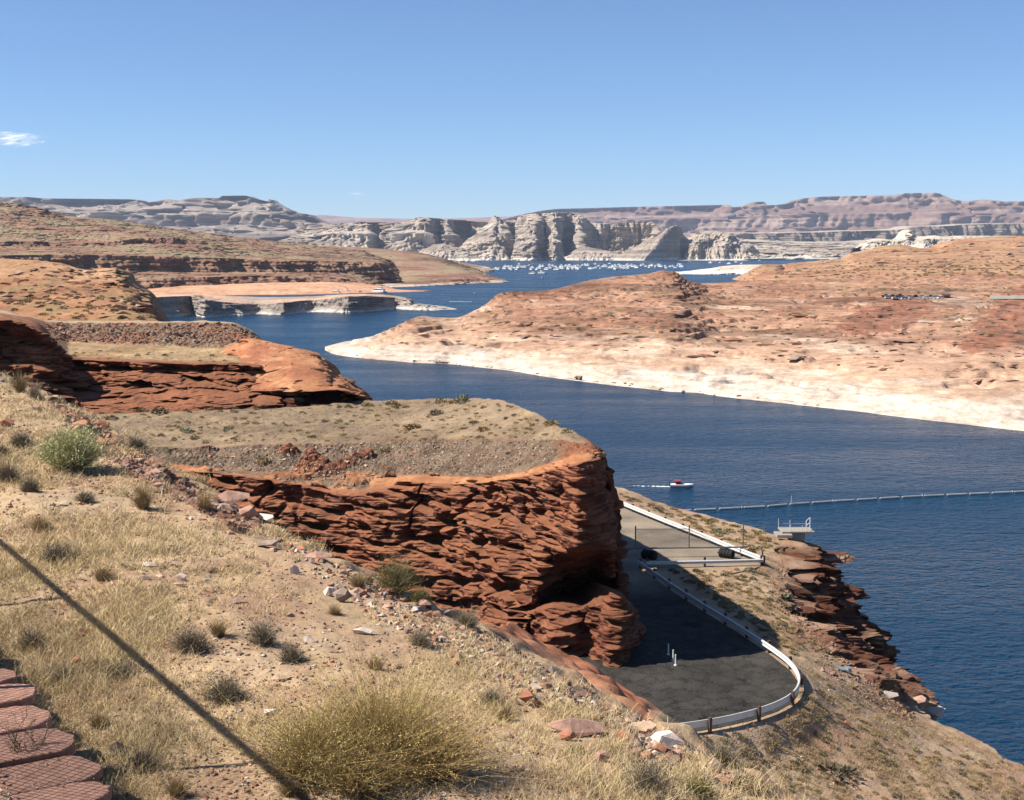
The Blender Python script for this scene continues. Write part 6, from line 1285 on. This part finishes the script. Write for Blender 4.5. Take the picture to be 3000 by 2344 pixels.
# fine straw over the shelf and the promontory
SCR = []
def scrub(key, area, n, rr):
    for _ in range(n):
        u_, v_ = area(); p = hit(u_, v_, (key,))
        if p: SCR.append((p, rng.uniform(*rr), rng.choice(('tan', 'tan', 'tan', 'gold', 'dark'))))
def scrub_build():
    VV, FF, CC, o_ = [], [], [], 0
    for p, r, kd in SCR:
        me = rng.choice(FAR_K[kd]).data; n = len(me.vertices); V = np.empty(n * 3, np.float32); me.vertices.foreach_get('co', V); V = V.reshape(-1, 3) * (r, r, r * .8) + (p.x, p.y, p.z)
        C = np.empty(n * 4, np.float32); me.color_attributes['Col'].data.foreach_get('color', C); VV.append(V); FF.append(np.arange(n).reshape(-1, 4) + o_); CC.append(C.reshape(-1, 4)[:, :3]); o_ += n
    tag(mesh_obj('scrub', np.vstack(VV), np.vstack(FF), M_PLANT, colors=np.vstack(CC)), 'low dry scrub dotted over the shelf, outcrop and promontory', kind='stuff')
def straw_on(key, area, n, seed, hs, label):
    P, H_, Wd = [], [], []
    for _ in range(n):
        u_, v_ = area(); p = hit(u_, v_, (key,))
        if p and float(fbm(p.x * .3, p.y * .3, 0, 3, seed)) > -.1: P.append(p); H_.append(rng.uniform(*hs)); Wd.append(.012)
    if P: grass('straw_cover', P, 9, H_, Wd, seed, STRAWC, label, .8)
straw_on('prom', tri([(330, 1212), (900, 1192), (1400, 1168), (1480, 1180), (1700, 1285), (1500, 1288), (1000, 1298), (420, 1305)]), 3600, 920, (.1, .3), 'thin dry straw over the promontory top')
scrub('shelf', tri([(1960, 1672), (2230, 1668), (2290, 1760), (2400, 1900), (2330, 1930), (2270, 1890), (2100, 1770)]), 240, (.12, .34))
scrub('shelf', tri([(2360, 1960), (2560, 2030), (2700, 2130), (3000, 2260), (3000, 2344), (1980, 2344), (2050, 2160), (2340, 2060)]), 230, (.1, .3))
scrub('tan', tri([(0, 850), (250, 850), (400, 880), (450, 935), (0, 940)]), 70, (.3, .8))
scrub('prom', tri([(330, 1212), (900, 1192), (1400, 1172), (1480, 1182), (1680, 1275), (1500, 1284), (1000, 1292), (480, 1300)]), 160, (.1, .28))
scrub('shelf', tri([(1800, 1440), (2000, 1500), (2250, 1565), (2280, 1600), (2200, 1620), (2000, 1530), (1840, 1470)]), 90, (.15, .45))
scrub('pen', tri([(1250, 990), (1500, 900), (1750, 850), (2000, 840), (3000, 830), (3000, 1050), (2300, 1010), (1700, 1000)]), 240, (.6, 1.4))
scrub('orange', tri([(2300, 800), (2600, 760), (2800, 760), (3000, 760), (3000, 812), (2250, 820)]), 260, (1.2, 3.0))
scrub('lhill', tri([(0, 620), (300, 660), (600, 700), (1000, 745), (1000, 760), (600, 740), (0, 700)]), 220, (1.0, 2.4))
scrub_build()
straw_on('shelf', tri([(1780, 1425), (2000, 1495), (2290, 1580), (2300, 1760), (2420, 1900), (2700, 2110), (3000, 2250), (3000, 2344), (1950, 2344), (2330, 2080), (2340, 1960), (2100, 1770), (1980, 1690), (2240, 1660), (2000, 1540)]), 6500, 930, (.14, .4), 'thin dry straw over the roadside shelf')
straw_on('dcliff', tri([(160, 1015), (680, 1030), (770, 1050), (700, 1066), (200, 1050)]), 700, 940, (.1, .35), 'thin dry straw above the dark cliff')
# broken stones on the gravel bank and the rubble bank
def bank_stones(key, area, n, sz, label, seed, tone=1.0, st=(1, 1, 1), tint=None, name='rubble'):
    it = []
    for _ in range(n):
        u_, v_ = area(); p = hit(u_, v_, (key,))
        if p: it.append((p, rng.uniform(*sz) * (2 if rng.random() < .08 else 1)))
    if it: pebbles(name, it, label, seed, tone, st, tint)
bank_stones('prom', tri([(900, 1300), (1650, 1288), (1620, 1350), (1380, 1395), (1180, 1390), (960, 1330)]), 1500, (.05, .16), 'grey broken stones on the gravel bank of the promontory', 31)
bank_stones('prom', tri([(560, 1312), (980, 1300), (1130, 1395), (1000, 1440), (760, 1400), (560, 1370)]), 900, (.05, .17), 'broken stones in the gully of the promontory', 32)
bank_stones('dcliff', tri([(135, 950), (690, 950), (745, 985), (700, 1012), (150, 1000)]), 1100, (.12, .4), 'rubble bank stones above the dark cliff', 37, .95)
bank_stones('pen', tri([(1120, 1010), (1300, 945), (1550, 870), (1750, 835), (1980, 815), (2010, 835), (3000, 825), (3000, 1130), (2300, 1060), (1600, 1030)]), 430, (.5, 2.0), 'low sandstone ledges scattered over the peninsula', 41, .95, (2.6, 1.2, .75), (.26, .135, .08), 'boulders')
bank_stones('pen', tri([(1000, 1038), (1400, 1066), (1900, 1130), (2400, 1185), (2400, 1190), (1900, 1138), (1400, 1074), (1000, 1042)]), 60, (.4, 1.1), 'dark rocks along the white shoreline', 42, .6, (1.5, 1, .8), (.2, .15, .11), 'boulders')
bank_stones('orange', tri([(2220, 800), (2500, 750), (2650, 722), (2800, 710), (3000, 695), (3000, 800), (2300, 815)]), 220, (1.0, 3.5), 'low ledges on the orange hill', 43, .97, (2.4, 1.2, .8), (.27, .135, .08), 'boulders')
bank_stones('tan', tri([(0, 800), (150, 780), (340, 800), (400, 860), (445, 925), (300, 915), (0, 890)]), 150, (.25, .9), 'broken ledges on the tan outcrop', 44, .96, (2.0, 1.2, .8), (.30, .155, .085), 'boulders')
bank_stones('shelf', tri([(1980, 2344), (2050, 2170), (2360, 1960), (2290, 1640), (2330, 1760), (2480, 1930), (2700, 2110), (3000, 2250), (3000, 2344)]), 3200, (.025, .075), 'small stones over the bare soil of the shelf', 34)
bank_stones('slope', tri([(150, 1185), (230, 1206), (370, 1306), (500, 1384), (660, 1480), (760, 1545), (700, 1560), (560, 1480), (400, 1400), (250, 1290)]), 3400, (.02, .085), 'dark red rubble along the crumbling slope edge', 35, .85)
bank_stones('slope', tri([(800, 1570), (1100, 1708), (1400, 1838), (1900, 2120), (2200, 2310), (1900, 2260), (1500, 2020), (1000, 1760)]), 1000, (.015, .07), 'broken stones along the lower slope edge', 36)
bank_stones('shelf', tri([(2290, 1640), (2330, 1760), (2480, 1930), (2700, 2110), (2640, 2110), (2400, 1960), (2250, 1750)]), 700, (.05, .25), 'red broken stones along the rim of the shelf', 33, .9)

# ================================================================== air and cloud
def make_haze():
    m = bpy.data.materials.new('haze_air'); m.use_nodes = True; n = m.node_tree; n.nodes.clear()
    pv = nd(n, 'ShaderNodeVolumePrincipled'); pv.inputs['Color'].default_value = (.62, .74, .96, 1); pv.inputs['Density'].default_value = 1.75e-5; pv.inputs['Anisotropy'].default_value = 0.0
    out = nd(n, 'ShaderNodeOutputMaterial'); n.links.new(pv.outputs[0], out.inputs['Volume'])
    X, Y0, Y1, Z0, Z1 = 24000., -400., 31000., -11., 1150.
    V = [(x, y, z) for z in (Z0, Z1) for x, y in ((-X, Y0), (X, Y0), (X, Y1), (-X, Y1))]
    Fc = [(3, 2, 1, 0), (4, 5, 6, 7), (0, 1, 5, 4), (1, 2, 6, 5), (2, 3, 7, 6), (3, 0, 4, 7)]
    tag(mesh_obj('haze', V, Fc, m), 'thin blue air haze over the lake and mesas', kind='stuff')
make_haze()

def cloud(label, u_, v_, wpx, hpx, seed, thick):
    """a small wisp beyond the air box: lumpy shells of white vapour with ragged holes"""
    D = 36000.0; c = at(u_, v_, D); W, H = wpx * D / F, hpx * D / F
    m, n, b = nodes_of('cloud_vapour'); n.nodes.remove(b); out = n.nodes['Material Output']
    tc = nd(n, 'ShaderNodeTexCoord'); mp = nd(n, 'ShaderNodeMapping'); mp.inputs['Scale'].default_value = (2 / W, 2 / (W * .3), 2 / H); n.links.new(tc.outputs['Object'], mp.inputs[0])
    ln = nd(n, 'ShaderNodeVectorMath', operation='LENGTH'); m2 = nd(n, 'ShaderNodeVectorMath', operation='MULTIPLY'); m2.inputs[1].default_value = (1, 0, 1); n.links.new(mp.outputs[0], m2.inputs[0]); n.links.new(m2.outputs[0], ln.inputs[0])
    t = nd(n, 'ShaderNodeTexNoise'); t.inputs['Scale'].default_value = 2.2; t.inputs['Detail'].default_value = 6; n.links.new(mp.outputs[0], t.inputs['Vector'])
    a = nd(n, 'ShaderNodeMath', operation='MULTIPLY_ADD'); a.inputs[1].default_value = 2.2; n.links.new(t.outputs['Fac'], a.inputs[0])
    s_ = nd(n, 'ShaderNodeMath', operation='MULTIPLY'); s_.inputs[1].default_value = -1.5; n.links.new(ln.outputs['Value'], s_.inputs[0]); n.links.new(s_.outputs[0], a.inputs[2])
    mr = nd(n, 'ShaderNodeMapRange'); mr.inputs['From Min'].default_value = -.15; mr.inputs['From Max'].default_value = .9; mr.inputs['To Max'].default_value = thick; n.links.new(a.outputs[0], mr.inputs['Value'])
    df = nd(n, 'ShaderNodeBsdfDiffuse'); df.inputs[0].default_value = (.85, .85, .87, 1); tl = nd(n, 'ShaderNodeBsdfTranslucent'); tl.inputs[0].default_value = (.9, .9, .9, 1); ad = nd(n, 'ShaderNodeAddShader'); n.links.new(df.outputs[0], ad.inputs[0]); n.links.new(tl.outputs[0], ad.inputs[1]); tr = nd(n, 'ShaderNodeBsdfTransparent'); mx = nd(n, 'ShaderNodeMixShader')
    n.links.new(mr.outputs[0], mx.inputs[0]); n.links.new(tr.outputs[0], mx.inputs[1]); n.links.new(ad.outputs[0], mx.inputs[2]); n.links.new(mx.outputs[0], out.inputs['Surface'])
    th = np.linspace(0, np.pi, 34); ph = np.linspace(0, 2 * np.pi, 61)[:-1]
    X = np.cos(th)[:, None] * np.ones(60); Yc = np.sin(th)[:, None] * np.cos(ph); Z = np.sin(th)[:, None] * np.sin(ph)
    r = 1 + .25 * fbm(X * 2.5 + seed, Yc * 2.2, Z * 2.2, 4, seed)
    G = np.stack((X * r * W / 2, Yc * r * W * .15, Z * r * H / 2), -1)
    i = np.arange(34 * 60).reshape(34, 60); j = np.roll(i, -1, 1); Fq = np.stack((i[:-1], j[:-1], j[1:], i[1:]), -1).reshape(-1, 4)
    o = mesh_obj('cloud', G, Fq, m, smooth=True); o.location = tuple(c); tag(o, label, 'cloud', 'small clouds low in the sky')
cloud('small white wispy cloud low in the sky at the far left', 30, 408, 230, 48, 5, .5)
cloud('faint tiny wisp of cloud just above the horizon ridge', 1045, 568, 70, 9, 9, .16)
